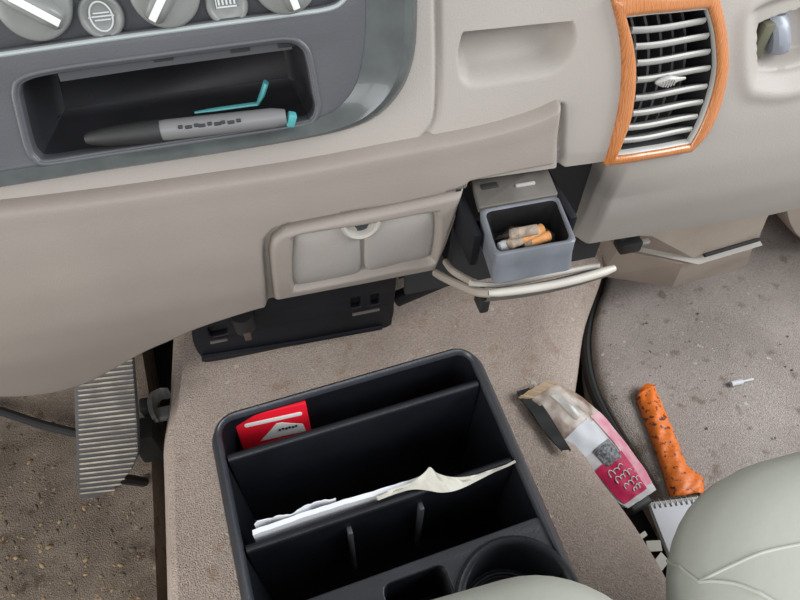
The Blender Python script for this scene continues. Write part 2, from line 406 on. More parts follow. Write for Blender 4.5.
bmesh.ops.delete(bm, geom=kill, context='FACES')
zmn = .30
def lower_edge(e):
    m = (e.verts[0].co + e.verts[1].co) / 2
    return m.z < .47 and m.x > .2 and not (poly_sdf(np.array([[m.x]]), np.array([[m.z]]), P_ventout)[0, 0] > -.002)
es = [e for e in bm.edges if e.is_boundary and lower_edge(e)]
for vec in ((0, .003, -.0012), (0, .03, 0)):
    r = bmesh.ops.extrude_edge_only(bm, edges=es); nv = [v for v in r['geom'] if isinstance(v, bmesh.types.BMVert)]
    bmesh.ops.translate(bm, vec=vec, verts=nv); es = [e for e in r['geom'] if isinstance(e, bmesh.types.BMEdge) and e.is_boundary and all(v in set(nv) for v in e.verts)]
link('upper_fascia', bm, BEIGE, dash, 50)

# --- knee panel
def kz_bot(x):
    x = np.asarray(x, float)
    xs = list(kbx) + [A_br.x + .001, A_tr.x, K_br.x, .4]; zs = list(kbz) + [A_br.z + .001, A_tr.z + .002, K_br.z, K_br.z]
    return np.interp(x, xs, zs)
ap = [onF(*p, .008) for p in ((268, 310), (266, 280), (264, 250), (268, 238), (283, 228), (330, 218), (400, 205), (469, 190), (437, 275), (340, 294))]
P_door = [(p.x, p.z) for p in catmull(ap[:8], 6)] + [(p.x, p.z) for p in ap[8:]]
kx = np.concatenate([np.linspace(-.34, ap[0].x - .012, 60), np.linspace(ap[0].x - .011, K_br.x, 170)])
nz = 90; T = np.linspace(0, 1, nz)[:, None]; Xk = np.repeat(kx[None, :], nz, 0)
zt_ = np.interp(kx, ktx, ktz)[None, :]; zb_ = kz_bot(kx)[None, :]
Zk = zb_ * (1 - T) + zt_ * T
dt = zt_ - Zk; db = Zk - zb_; dr = K_br.x - Xk
Yk = F(Xk, Zk) - .008 - .0006 * np.exp(-((dt - .009) / .007) ** 2)
Yk += .010 * np.clip(1 - dt / .006, 0, 1) ** 2 + .012 * np.clip(1 - db / .007, 0, 1) ** 2 + .010 * np.clip(1 - dr / .006, 0, 1) ** 2
s = poly_sdf(Xk, Zk, P_door); Yk += .008 * sm((s + .003) / .005)
bm = bmesh.new(); grid(bm, [[Vector((Xk[i, j], Yk[i, j], Zk[i, j])) for j in range(len(kx))] for i in range(nz)])
extrude_border(bm, (0, .03, 0)); link('knee_panel', bm, TAN, dash, 50)
# --- top pad, with near-black underside and back added to block light and darken cavities
bm = bmesh.new(); grid(bm, [[Vector((x, y, z)) for x in (-.8, -.34, .86, .93)] for y, z in ((.43, .72), (.50, .745), (.90, .75))]); link('top_pad', bm, BEIGE, dash)
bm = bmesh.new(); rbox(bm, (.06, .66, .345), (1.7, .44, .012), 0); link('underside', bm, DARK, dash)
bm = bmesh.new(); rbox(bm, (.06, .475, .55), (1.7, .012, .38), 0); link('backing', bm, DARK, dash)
# --- latch of the glove box
lt = [onF(*p) for p in ((789, 23), (789, 62))]
bm = bmesh.new(); c = (lt[0] + lt[1]) / 2; c.y = float(F(c.x, c.z)) + .004
loops = []
for t in np.linspace(0, 1, 9):
    a = math.pi * t; zz = lt[1].z + (lt[0].z - lt[1].z) * t
    loops.append([Vector((lt[1].x + (lt[0].x - lt[1].x) * t + x_, float(F(c.x, zz)) + .013 - .006 * max(0, math.sin(a)) ** .5 + yy, zz)) for x_, yy in ((-.0085, .012), (-.008, .001), (-.005, -.002), (.0, -.003), (.005, -.002), (.0085, .002), (.009, .012))])
loft(bm, loops, True, True, True)
o = link('latch_handle', bm, mat('blue grey latch', (.22, .235, .27), .35, var=.15, vscale=60), dash); o['label'] = 'blue grey latch handle in its recess'
bm = bmesh.new(); c2 = onF(771, 50); rbox(bm, (c2.x, float(F(c2.x, c2.z)) + .014, c2.z), (.010, .008, .03), .002); link('latch_recess_block', bm, mat('olive plastic', (.10, .095, .06), .6), dash)  # dark olive block filling the left part of the latch recess

# ================================================================== CLIMATE CONTROL PANEL
BP = Plane((0, .352, .50), (0, -1, .30))
clim = thing('climate_control_panel', 'dark grey control panel with dials above a storage cubby, upper left', 'control panel', BP.at(0, 0))
rim_o = [BP.uv(*p) for p in ((-190, 214), (-90, 200), (0, 187), (100, 171), (200, 156), (290, 142), (345, 131), (378, 117), (402, 92), (415, 60), (419, 20), (419, -40), (419, -110))]
rim_m = [BP.uv(*p) for p in ((-190, 207), (-90, 193), (0, 180), (100, 164), (200, 149), (288, 134), (337, 122), (364, 108), (384, 85), (394, 55), (397, 18), (396, -40), (395, -110))]
rim_i = [BP.uv(*p) for p in ((-190, 199), (-90, 185), (0, 171), (100, 155), (200, 140), (283, 126), (325, 114), (344, 100), (356, 80), (362, 50), (364, 16), (363, -40), (362, -110))]
def c3(pts, n=8): return catmull([(a, b, 0) for a, b in pts], n)
ro, rmid, ri = c3(rim_o), c3(rim_m), c3(rim_i)
cub = [BP.uv(*p) for p in ((24, 80), (60, 71), (160, 57), (250, 45), (288, 41), (303, 48), (309, 62), (315, 95), (317, 108), (312, 119), (298, 124), (200, 139), (100, 154), (48, 162), (36, 158), (29, 146), (20, 110), (17, 92))]
cub = [(p.x, p.y) for p in catmull([(a, b, 0) for a, b in cub], 6, True)]
ar = sum(cub[i - 1][0] * cub[i][1] - cub[i][0] * cub[i - 1][1] for i in range(len(cub)))
if ar < 0: cub = cub[::-1]
hv = [BP.uv(*p) for p in ((-190, 80), (-90, 66), (0, 53), (100, 38.5), (200, 25), (290, 13), (325, 8), (341, 1), (348, -14), (350, -60), (350, -110))]
hv_c = [(p.x, p.y) for p in c3(hv)]
out_l = [(p.x, p.y) for p in ri]; TOPV = .22
out_l[-1] = (out_l[-1][0], TOPV); out_l.append((out_l[0][0], TOPV))
hv_c[-1] = (hv_c[-1][0], TOPV - .01); hv_c.append((hv_c[0][0], TOPV - .01)); hv_c = [(max(a, out_l[0][0] + .012), b) for a, b in hv_c]
bm = bm_from(plate([out_l, cub, hv_c], .012, .0014), BP.mat()); link('face_plate', bm, SLATE, clim, 40)
bm = bmesh.new()
loft(bm, [[BP.at(a.x, a.y, h - .001) for a in L] for L, h in ((ri, -.002), (ri, .0), ([p.lerp(q, .55) for p, q in zip(ri, rmid)], .0035), (rmid, .0075), ([p.lerp(q, .22) for p, q in zip(rmid, ro)], .0085), ([p.lerp(q, .55) for p, q in zip(rmid, ro)], .0065), ([p.lerp(q, .9) for p, q in zip(rmid, ro)], .0015), (ro, -.004), (ro, -.02))], closed=False)
link('outer_rim', bm, GLOSS, clim, 40)
# thin pale bead painting the highlight along the dial panel's lower edge
bm = bmesh.new(); tube(bm, [BP.at(a.x, a.y - .001, -.0005) for a in c3(hv, 6)], .0014, 8); link('edge_highlight', bm, mat('pale edge highlight', (.30, .33, .33), .25), clim)
hvp = [(a, b) for a, b in hv_c]
bm = bm_from(plate([offset2(hv_c, .001) if sum(hv_c[i-1][0]*hv_c[i][1]-hv_c[i][0]*hv_c[i-1][1] for i in range(len(hv_c))) > 0 else offset2(hv_c, -.001)], .004, .0005), BP.mat() @ Matrix.Translation((0, 0, -.006))); link('dial_panel', bm, SLATED, clim)
# cubby lining
bm = bmesh.new()
def clo(d, h): return [BP.at(a, b, h) for a, b in offset2(cub, d)]
loft(bm, [clo(.0032, -.0005), clo(.0026, .0006), clo(.0012, .0011), clo(.0000, .0006), clo(-.0012, -.003)], True); link('cubby_lip', bm, SLATE, clim, 60)
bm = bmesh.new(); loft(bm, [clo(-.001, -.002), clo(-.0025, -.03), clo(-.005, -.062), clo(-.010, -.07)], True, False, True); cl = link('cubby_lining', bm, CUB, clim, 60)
# inner strip with three dark slots under the upper edge
ctop = [BP.uv(*p, -.006) for p in ((60, 80), (110, 72.5), (160, 65), (250, 53), (292, 47.5))]
bm = bmesh.new(); L0 = [BP.at(a, b + .006, -.006) for a, b in ctop]; L1 = [BP.at(a, b - .001, -.006) for a, b in ctop]; L2 = [BP.at(a, b - .002, -.010) for a, b in ctop]; L3 = [BP.at(a, b + .006, -.012) for a, b in ctop]
loft(bm, [L0, L1, L2, L3], False); st = link('cubby_strip', bm, mat('grey strip', (.035, .035, .04), .5), clim)
for px, py in ((163, 58), (240, 49), (287, 44)):
    a, b = BP.uv(px, py, -.006); bm = bmesh.new(); rbox(bm, (a, b, -.006), (.0115, .0036, .0016), .0004)
    bmesh.ops.transform(bm, matrix=BP.mat(), verts=bm.verts); link('slot', bm, DARK, st)
# dials
def cyl_loops(prof, n=40, ctr=(0, 0)):
    return [[Vector((ctr[0] + r * math.cos(2 * math.pi * k / n), ctr[1] + r * math.sin(2 * math.pi * k / n), h)) for k in range(n)] for r, h in prof]
def dial(px, py, ang):
    u, v = BP.uv(px, py, .004)
    bm = bmesh.new(); loft(bm, cyl_loops(((.0195, -.006), (.0192, .001), (.0186, .0028), (.0176, .0036), (.012, .004), (.004, .004)), 48, (u, v)), True, False, True)
    bmesh.ops.transform(bm, matrix=BP.mat(), verts=bm.verts); d = link('dial', bm, KNOB, clim, 40)
    ca, sa = math.cos(ang), math.sin(ang)
    R = Matrix.Translation((u, v, 0)) @ Matrix.Rotation(ang, 4, 'Z')
    bm = bmesh.new()
    secs = []
    for x, wd, h in ((-.0165, .0034, .005), (-.015, .0046, .008), (-.007, .0054, .010), (.007, .0054, .010), (.0145, .0046, .009), (.0165, .0034, .006)):
        secs.append([Vector((x, -wd * 1.25, .0036)), Vector((x, -wd, h - .001)), Vector((x, -wd * .7, h)), Vector((x, wd * .7, h)), Vector((x, wd, h - .001)), Vector((x, wd * 1.25, .0036))])
    loft(bm, secs, True, True, True); bmesh.ops.transform(bm, matrix=BP.mat() @ R, verts=bm.verts); g = link('grip', bm, KNOB, d, 50)
    bm = bmesh.new(); rbox(bm, (.003, 0, .0102), (.025, .0042, .0012), .0005); bmesh.ops.transform(bm, matrix=BP.mat() @ R, verts=bm.verts)
    p = link('pointer', bm, WHITE, d); p['label'] = 'white pointer line'
    return d
dial(31, 5, math.radians(-38)); dial(164, -7, math.radians(-128)); dial(285, -20, math.radians(-75))
def button(px, py, kind):
    u, v = BP.uv(px, py, .0)
    bm = bmesh.new(); loft(bm, cyl_loops(((.0122, -.006), (.0122, -.002), (.0116, -.0008), (.0104, -.0004), (.0094, -.0010), (.0088, -.0016), (.004, -.0015)), 40, (u, v)), True, False, True)
    bmesh.ops.transform(bm, matrix=BP.mat(), verts=bm.verts); b = link('button', bm, KNOB, clim, 60)
    bm = bmesh.new()
    if kind == 0:
        for r0, r1 in ((.0098, .0062),):
            pts = [Vector((u + .0068 * math.cos(a), v + .0088 * math.sin(a), .0002)) for a in np.linspace(0, 2 * math.pi, 33)]
            tube(bm, pts, .0006, 6)
        for dv, l in ((.0022, .0050), (.0002, .0064), (-.0020, .0050)):
            rbox(bm, (u + .0005, v + dv, .0003), (2 * l, .0009, .0005), .0001, 1)
        for sx in (-1, 1):
            tube(bm, [Vector((u + sx * .0060, v + .0018, .0003)), Vector((u + sx * .0078, v, .0003)), Vector((u + sx * .0060, v - .0018, .0003))], .0004, 5)
    else:
        rbox(bm, (u, v - .0012, .0003), (.0125, .0011, .0005), .0001, 1)
        for k in range(5): rbox(bm, (u - .005 + .0025 * k, v + .0022, .0003), (.0013, .0044, .0005), .0001, 1)
        tube(bm, [Vector((u - .0068, v - .0018, .0003)), Vector((u - .0068, v + .005, .0003))], .0004, 5)
    bmesh.ops.transform(bm, matrix=BP.mat() @ Matrix.Translation((u, v, -.0013)) @ Matrix.Scale(.88, 4) @ Matrix.Translation((-u, -v, 0)), verts=bm.verts); link('symbol', bm, mat('pale grey print', (.45, .47, .47), .5), b)
button(101, 17, 0); button(227, 5, 1)

# things lying in the cubby
FLZ = BP.at(*BP.uv(180, 142), 0).z + .0005
mz = FLZ + .0074; ma, mb = onz(85, 139, mz), onz(286, 116.5, mz)
ax = (mb - ma)
def along(t): return ma + ax * t
mk = thing('marker_pen', 'grey marker pen with black cap lying in the dark cubby', 'marker', ma.lerp(mb, .5))
bm = bmesh.new(); tube(bm, [along(t) for t in (0, .004, .03, .10, .26, .36, .37)], [.0022, .003, .0042, .0056, .0068, .0070, .0066], 18); c = link('cap', bm, RUB, mk); c['label'] = 'black tapered cap'
bm = bmesh.new(); tube(bm, [along(t) for t in (.365, .37, .40, .93, .96, .995, 1.0)], [.005, .0062, .0064, .0062, .0056, .0048, .004], 18); br = link('barrel', bm, GREYB, mk)
bm = bmesh.new()
for k in range(9):
    t = .47 + .035 * k + .004 * (k % 3); p = along(t); rbox(bm, (p.x, p.y - .0047, p.z + .0043 - (.0006 if k % 2 else 0)), (.0028 + .0016 * (k % 2), .0012, .0022), .0003, 1, Matrix.Rotation(-.75, 3, 'X'))
link('lettering', bm, RUB, br)
bm = bmesh.new(); q = [ony(*p, .380) for p in ((196, 118), (212, 115), (228, 114), (248, 115), (259, 112), (264, 103), (268, 94))]
pk = FLZ + .003
tube(bm, [Vector((p.x, .380, max(p.z, pk + (.007 if i == 5 else .015 if i == 6 else 0)))) for i, p in enumerate(q)], [.001, .0016, .0018, .0018, .0020, .0030, .0030], 8, True, .6)
tag(link('floss_pick', bm, TEAL, None), 'thin teal plastic pick behind the grey marker, its end sticking up', 'pick')
bm = bmesh.new(); p = along(1.0); rbox(bm, (p.x + .003, p.y - .001, FLZ + .0055), (.0055, .006, .009), .0012, 2, Matrix.Rotation(.35, 3, 'Y')); tag(link('plastic_clip', bm, TEAL, None), 'small teal plastic clip at the blunt end of the marker', 'clip')

# ================================================================== AIR VENT
vent = thing('air_vent', 'slatted grey air vent in orange wood-grain surround on the dashboard', 'air vent', Vector((.3, .35, .5)))
def Fv(x, z, off): return Vector((x, float(F(x, z)) - off, z))
vi, vo = P_ventin, P_ventout; NV = len(vi)
vc = (sum(p[0] for p in vi) / NV, sum(p[1] for p in vi) / NV)
def vl(t, off): return [Fv(a[0] + (b[0] - a[0]) * t, a[1] + (b[1] - a[1]) * t, off) for a, b in zip(vi, vo)]
bm = bmesh.new(); loft(bm, [vl(1.0, -.004), vl(1.0, .001), vl(.93, .0035), vl(.8, .005), vl(.3, .0055), vl(.1, .0048), vl(0, .003), vl(0, -.006)]); link('wood_surround', bm, WOOD, vent, 60)
def vs_(k, off): return [Fv(vc[0] + (a[0] - vc[0]) * k, vc[1] + (a[1] - vc[1]) * k, off) for a in vi]
bm = bmesh.new(); loft(bm, [vs_(1.0, .002), vs_(.985, .0028), vs_(.97, .0018), vs_(.962, -.0002), vs_(.962, -.002)]); link('inner_frame', bm, SLAT, vent, 60)
bm = bmesh.new(); loft(bm, [vs_(.975, -.0015), vs_(.95, -.045), vs_(.80, -.048)], True, False, True); link('housing', bm, DARK, vent)
Lp = [Fv(a, b, 0) for a, b in vi[72:] + vi[:1]][::-1]; Rp = [Fv(a, b, 0) for a, b in vi[24:49]]
def edge_at(P, t): i = t * (len(P) - 1); k = min(int(i), len(P) - 2); return P[k].lerp(P[k + 1], i - k)
def slat_at(t, grow=.0):
    a, b = edge_at(Lp, t), edge_at(Rp, t); a = a.lerp(b, .05); b = b.lerp(a, .05); bm = bmesh.new(); secs = []
    for s_ in np.linspace(0, 1, 13):
        p = a.lerp(b, s_); y = float(F(p.x, p.z)); p = Vector((p.x, y, p.z))
        prof = [(.013, .0020), (.006, .0026), (.0012, .0024), (-.0002, .0006), (-.0002, -.0012), (.0012, -.0028), (.006, -.0028), (.013, -.0016)]
        secs.append([p + Vector((0, d + .001, h - d * .62)) for d, h in prof])
    loft(bm, secs, True, True, True); return bm
sl = []
for t in (.115, .23, .345, .462, .59, .70, .805, .90): sl.append(link('slat', slat_at(t), SLAT, vent))
bm = bmesh.new(); p = edge_at(Lp, .47).lerp(edge_at(Rp, .47), .36); p.y = float(F(p.x, p.z)) - .003
loops = []
for s_, r in ((-.009, .0012), (-.006, .0030), (-.003, .0042), (.001, .0044), (.005, .0034), (.009, .0020), (.015, .001)):
    loops.append([p + Vector((s_, r * .8 * math.cos(a), r * math.sin(a))) for a in np.linspace(0, 2 * math.pi, 12, endpoint=False)])
loft(bm, loops, True, True, True)
for k in range(5): rbox(bm, p + Vector((-.0045 + .0022 * k, -.0034, 0)), (.0009, .0014, .0064 - abs(k - 2) * .001), .0003, 1)
link('thumb_tab', bm, SLAT, vent)
for f_ in (.18, .34, .50, .66, .82):
    bm = bmesh.new(); L = []
    for t in np.linspace(.03, .97, 12):
        q = edge_at(Lp, t).lerp(edge_at(Rp, t), f_); y = float(F(q.x, q.z)); L.append([Vector((q.x + d, y + e, q.z)) for d, e in ((-.001, .022), (.001, .022), (.001, .036), (-.001, .036))])
    loft(bm, L, True, True, True); link('vane', bm, mat('dark grey vane', (.08, .08, .08), .5), vent)

# ================================================================== STORAGE DOOR beside the ashtray
door = thing('storage_door', 'closed beige storage door with two pads and thumb notch, left of open ashtray', 'storage door', Vector((.06, .34, .36)))
OFFD = .009
dpts = [onF(*p, OFFD) for p in ((275, 303), (272, 282), (270, 255), (273, 242), (286, 232), (330, 222), (400, 208), (466, 193), (452, 232), (437, 272), (360, 287))]
dpoly = [(p.x, p.z) for p in catmull(dpts[:7], 6)] + [(p.x, p.z) for p in dpts[7:]]
dpoly = [(p.x, p.y) for p in resample([(a, b, 0) for a, b in dpoly], 150, True)]
padpoly = xz(((290, 236), (294, 229), (320, 224), (362, 218), (428, 206), (435, 208), (436, 225), (433, 250), (429, 257), (400, 262), (362, 270), (300, 282), (291, 280), (289, 262)), True)
zs_ = [q[1] for q in dpoly]; xs_ = [q[0] for q in dpoly]
def door_y(x, z):
    X = np.array(x); Z = np.array(z); Y = F(X, Z) - OFFD
    s = poly_sdf(X, Z, padpoly); Y = Y + .0075 * sm((s + .002) / .006)
    e = poly_sdf(X, Z, dpoly); Y = Y + .006 * np.clip(1 - e / .005, 0, 1) ** 2
    return Y
bm = bmesh.new(); n1, n2 = 110, 60; rows = []
ta = [(onF(*p, OFFD)) for p in ((268, 233), (468, 192))]
# grid over the door between left/right edges at each height
for j in range(n2):
    t = j / (n2 - 1); zL = dpts[0].z + (.4375 - dpts[0].z) * t
    # left and right limits of the outline at relative height t
    row = []
    for i in range(n1):
        s_ = i / (n1 - 1)
        bot = dpts[0].lerp(dpts[9], s_); top = dpts[4].lerp(dpts[7], s_)
        # rounded upper left corner
        lx = 0
        p = bot.lerp(top, t); x = p.x; z = p.z
        row.append((x, z))
    rows.append(row)
A = np.array(rows); Xd, Zd = A[..., 0].copy(), A[..., 1].copy()
wl = (1 - np.linspace(0, 1, n1)[None, :]); tt = np.linspace(0, 1, n2)[:, None]
lefts = np.interp(Zd[:, 0], [dpts[0].z, dpts[2].z, dpts[3].z, dpts[4].z], [dpts[0].x, dpts[2].x, dpts[3].x, dpts[4].x])
Xd += (lefts - Xd[:, 0])[:, None] * wl ** 3
Yd = door_y(Xd, Zd)
bm = bmesh.new(); grid(bm, [[Vector((Xd[j, i], Yd[j, i], Zd[j, i])) for i in range(n1)] for j in range(n2)])
extrude_border(bm, (0, .02, 0)); link('door_panel', bm, TAN, door, 50)
# two pads and the notch
def pad(pxs):
    P = xz(pxs, True); P = [(q.x, q.y) for q in resample([(a, b, 0) for a, b in P], 60, True)]
    if sum(P[i - 1][0] * P[i][1] - P[i][0] * P[i - 1][1] for i in range(60)) < 0: P = P[::-1]
    cx_, cz_ = sum(q[0] for q in P) / 60, sum(q[1] for q in P) / 60
    def lo(k, off): return [Fv(cx_ + (a - cx_) * k, cz_ + (b - cz_) * k, off) for a, b in P]
    bm = bmesh.new(); loft(bm, [lo(1, -.0015), lo(1, .002), lo(.97, .0036), lo(.9, .0046), lo(.6, .0052), lo(.3, .0054), lo(.02, .0054)], True, False, True); return link('pad', bm, PAD, door, 60)
pad(((293, 240), (297, 231), (325, 226), (350, 222), (357, 226), (360, 250), (359, 267), (350, 272), (300, 281), (292, 277), (291, 260)))
pad(((365, 224), (372, 219), (400, 213), (427, 208), (432, 211), (433, 228), (430, 247), (426, 254), (400, 260), (372, 267), (364, 264), (363, 245)))
nc = onF(360, 220, .003); bm = bmesh.new()
arc = [(math.cos(a), math.sin(a)) for a in np.linspace(math.pi, 2 * math.pi, 17)]
def nl(r, off): return [Fv(nc.x + r * a, nc.z + r * 1.05 * b + .001, off) for a, b in arc]
loft(bm, [nl(.0165, .003), nl(.0155, .0075), nl(.0135, .009), nl(.0115, .008), nl(.010, .002)], False); link('thumb_notch', bm, mat('notch rim', (.33, .31, .28), .35), door)
bm = bmesh.new(); loft(bm, [nl(.0105, .0035), nl(.0005, .0035)], False); link('notch_recess', bm, SLATED, door)

# ================================================================== ASHTRAY pulled out of the dash
ash = thing('ashtray', 'open grey ashtray drawer pulled out beside the storage door, holding butts', 'ashtray', Vector((.19, .30, .39)))
ZT = .44
a0, a1 = onz(484, 211, ZT), onz(556, 198, ZT); b0, b1 = onz(497, 252, ZT), onz(572, 239, ZT)
bot0, bot1 = ony(499, 278, b0.y - .004), ony(577, 264, b1.y - .004)
zbn = bot0.z
def quad_r(pts, z, r=.004):                 # rounded quadrilateral loop at a height
    out = []
    P = [Vector((p[0], p[1], 0)) for p in pts]
    for i in range(4):
        p, q, s_ = P[i - 1], P[i], P[(i + 1) % 4]; d1 = (p - q).normalized(); d2 = (s_ - q).normalized(); a = q + d1 * r; b = q + d2 * r
        for t in np.linspace(0, 1, 5): out.append((a * (1 - t) ** 2 + q * 2 * t * (1 - t) + b * t * t) + Vector((0, 0, z)))
    return out
Q = [(a0.x, a0.y), (b0.x, b0.y), (b1.x, b1.y), (a1.x, a1.y)]
def grow(Q, g, dy=0):
    cx_, cy_ = sum(q[0] for q in Q) / 4, sum(q[1] for q in Q) / 4
    return [(q[0] + g * math.copysign(1, q[0] - cx_), q[1] + g * math.copysign(1, q[1] - cy_) + dy) for q in Q]
bm = bmesh.new()
loft(bm, [quad_r(grow(Q, .0025, -.006), zbn, .005), quad_r(grow(Q, .0025, -.002), ZT - .012, .005), quad_r(grow(Q, .003), ZT - .001, .005), quad_r(grow(Q, .002), ZT, .006), quad_r(grow(Q, .0005), ZT, .005), quad_r(grow(Q, -.0008), ZT - .001, .005), quad_r(grow(Q, -.003, .001), ZT - .027, .005)], True, True, False)
tray = link('tray', bm, ASHP, ash, 50)
bm = bmesh.new(); loft(bm, [quad_r(grow(Q, -.0009), ZT - .0008, .005), quad_r(grow(Q, -.0022), ZT - .003, .005), quad_r(grow(Q, -.0042, .001), ZT - .0238, .005)], True, False, True); link('tray_lining', bm, ASHI, ash, 50)
# plate behind the bin
l0, l1 = onz(477, 189, ZT), onz(553, 178, ZT)
bm = bmesh.new(); Lq = [(l0.x, .362), (a0.x - .003, a0.y + .003), (a1.x + .003, a1.y + .003), (l1.x + .001, .362)]
loft(bm, [quad_r(Lq, ZT - .004, .002), quad_r(Lq, ZT + .0005, .002), quad_r(grow(Lq, -.001), ZT + .0012, .002)], True, True, True); link('rear_plate', bm, LIDM, ash)
bm = bmesh.new(); m_ = onz(525, 186, ZT); rbox(bm, (m_.x, m_.y, ZT + .0015), (.016, .003, .003), .001); link('snuffer', bm, SLAT, ash)
bm = bmesh.new(); m_ = onz(490, 189, ZT); rbox(bm, (m_.x, m_.y + .002, ZT + .001), (.014, .006, .002), .0008); link('hinge_slot', bm, DARK, ash)
# side rails running back into the dash
for sx, xx in ((-1, a0.x - .010), (1, a1.x + .008)):
    bm = bmesh.new(); rbox(bm, (xx, .345, ZT - .022), (.007, .085, .034), .0015); link('slide_rail', bm, BLK, ash)
# front panel: a curved plate seen from above along its cream upper edge
e0, e1 = ony(489, 293, .272), ony(615, 268, .272); ez = (e0.z + e1.z) / 2
bm = bmesh.new()
cr = [(e0.x - .0005 + (e1.x - e0.x) * t, .272 + .0005 * (1 - (2 * t - 1) ** 2) * 0 - .004 * (1 - (2 * t - 1) ** 2), ez + (e0.z - ez) * (1 - 2 * t)) for t in np.linspace(0, 1, 14)]
tube(bm, [Vector(c) for c in cr], [.0026] + [.0034] * 12 + [.0026], 12); fe = link('front_edge', bm, BAR, ash); fe['label'] = 'cream front edge bar'
bm = bmesh.new(); loft(bm, [[Vector((c[0], c[1] + dy, c[2] + dz)) for c in cr] for dy, dz in ((0, -.001), (.001, -.010 ), (.006, -.018), (.016, -.022), (.018, -.018), (.009, -.012), (.005, -.002))], closed=False); link('front_panel', bm, LIDM, ash)
bm = bmesh.new(); tube(bm, catmull([ony(470, 283, .283), ony(500, 285, .2815), ony(540, 277, .280), ony(585, 268, .279), ony(600, 266, .276)], 5), .0022, 8); link('rear_edge', bm, BAR, ash)
for pts, r in ((((436, 273, .335), (447, 279, .315), (462, 286, .295), (478, 292, .279), (490, 293, .272)), .0035), (((446, 262, .335), (452, 270, .315), (463, 277, .30), (475, 283, .284)), .0030)):
    bm = bmesh.new(); tube(bm, catmull([ony(*p) for p in pts], 5), r, 10); link('curved_arm', bm, mat('beige arm', (.27, .235, .20), .5), ash)
bm = bmesh.new(); c = ony(482, 300, .29); rbox(bm, (c.x, c.y, c.z), (.008, .016, .016), .002); link('stop_block', bm, RUB, ash)
bm = bmesh.new(); rbox(bm, ((b0.x + b1.x) / 2 + .004, .312, zbn - .006), (.054, .05, .01), .002); link('tray_base', bm, BLK, ash)
# near-black panels added to darken the opening around the ashtray
bm = bmesh.new(); rbox(bm, (.215, .375, .375), (.20, .006, .17), 0); rbox(bm, (.145, .358, .405), (.004, .03, .10), 0); link('ashtray_shade_panel', bm, DARK, dash)
# cigarette butts
fl = ZT - .0235
for i, (px, py, ang, ln, dz) in enumerate(((513, 243, 14, .021, .0045), (527, 236, 24, .022, .011), (535, 240, 12, .019, .0045), (523, 232, -6, .017, .017), (519, 238, 40, .018, .0105))):
    c = onz(px, py, fl + .012 + dz); d = Vector((math.cos(math.radians(ang)), math.sin(math.radians(ang)) * .6, .08 * (i % 2)))
    d.normalize(); lb = ('cigarette butt with white burnt end at left of the pile in the ashtray', 'orange brown cigarette butt across the middle of the ashtray pile', 'orange brown cigarette butt at the right end of the ashtray pile',
        'greyish cigarette butt topmost on the pile in the ashtray', 'tilted brown cigarette butt underneath the topmost one in the ashtray')[i]
    t_ = thing('cigarette_butt', lb, 'cigarette butt', c, 'cigarette butts in the ashtray')
    bm = bmesh.new(); tube(bm, [c - d * ln * .25, c + d * ln * .62, c + d * ln * .64], [.0040, .0039, .003], 12); link('filter', bm, FILT if i != 3 else ASHW, t_)
    bm = bmesh.new(); tube(bm, [c - d * ln * .26, c - d * ln * .36, c - d * ln * .55, c - d * ln * .58], [.0040, .0042, .0036, .002], 12); link('burnt_end', bm, PAPER if i == 0 else ASHW, t_)
bm = bmesh.new(); c = onz(526, 241, fl + .006)
t_ = bmesh.new(); bmesh.ops.create_icosphere(t_, subdivisions=3, radius=1)
for v in t_.verts:
    n_ = 1 + .12 * math.sin(9 * v.co.x + 5 * v.co.y) ; v.co = Vector((c.x + v.co.x * .024 * n_, (a0.y + b0.y) / 2 + v.co.y * .016 * n_, fl + max(v.co.z, -.1) * .013 * n_))
merge(bm, t_); o = tag(link('ash_heap', bm, mat('cigarette ash', (.07, .055, .045), .95, bump=.8, bscale=500, var=.5, vscale=200), None), 'loose ash under the cigarette butts in the tray', 'ash'); o['kind'] = 'stuff'

# ================================================================== UNDER THE DASH
br_ = thing('mounting_bracket', 'black plastic bracket hanging under the dash behind the black organizer', 'bracket', (0, .42, .2))
YB = .415; bo = [(p.x, p.z) for p in (ony(*q, YB) for q in ((194, 322), (195, 342), (203, 357), (214, 361), (300, 344), (380, 329), (391, 319), (393, 300), (395, 280)))]
bo = [(p.x, p.y) for p in catmull([(a, b, 0) for a, b in bo], 5)]; bo += [(bo[-1][0], .30), (bo[0][0], .30)]
def hole(px, py, w_, h_): p = ony(px, py, YB); return [(p.x + a, p.z + b) for a, b in rrect(-w_ / 2, -h_ / 2, w_ / 2, h_ / 2, min(w_, h_) * .25, 3)]
Mx = Matrix(((1, 0, 0, 0), (0, 0, -1, YB), (0, 1, 0, 0), (0, 0, 0, 1)))
bm = bm_from(plate([bo, hole(218, 331, .022, .022), hole(356, 303, .014, .022), hole(375, 300, .013, .022)], .008, .002), Mx); link('bracket_plate', bm, BRKT, br_)
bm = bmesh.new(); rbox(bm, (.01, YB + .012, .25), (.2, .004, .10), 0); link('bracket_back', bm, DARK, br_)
bm = bmesh.new()
for (p, q) in (((203, 357), (300, 342)), ((300, 342), (382, 327))):
    A_, B_ = ony(*p, YB - .002), ony(*q, YB - .002); tube(bm, [A_, B_], .003, 8)
link('bottom_lip', bm, BRKT, br_)
c = ony(243, 318, YB - .004); bm = bmesh.new(); tube(bm, [c + Vector((0, -.004, .012)), c + Vector((0, -.004, -.010))], .011, 16); link('round_boss', bm, RUB, br_)
bm = bmesh.new(); rbox(bm, c + Vector((.001, -.013, -.012)), (.007, .006, .012), .001); link('clip', bm, mat('rusty clip', (.07, .045, .04), .7), br_)
for px, py in ((219, 341), (366, 312)):
    c = ony(px, py, YB - .006); bm = bmesh.new(); rbox(bm, c, (.018 if px < 300 else .03, .003, .003), .001); link('ledge', bm, mat('dusty ledge', (.10, .09, .08), .8), br_)
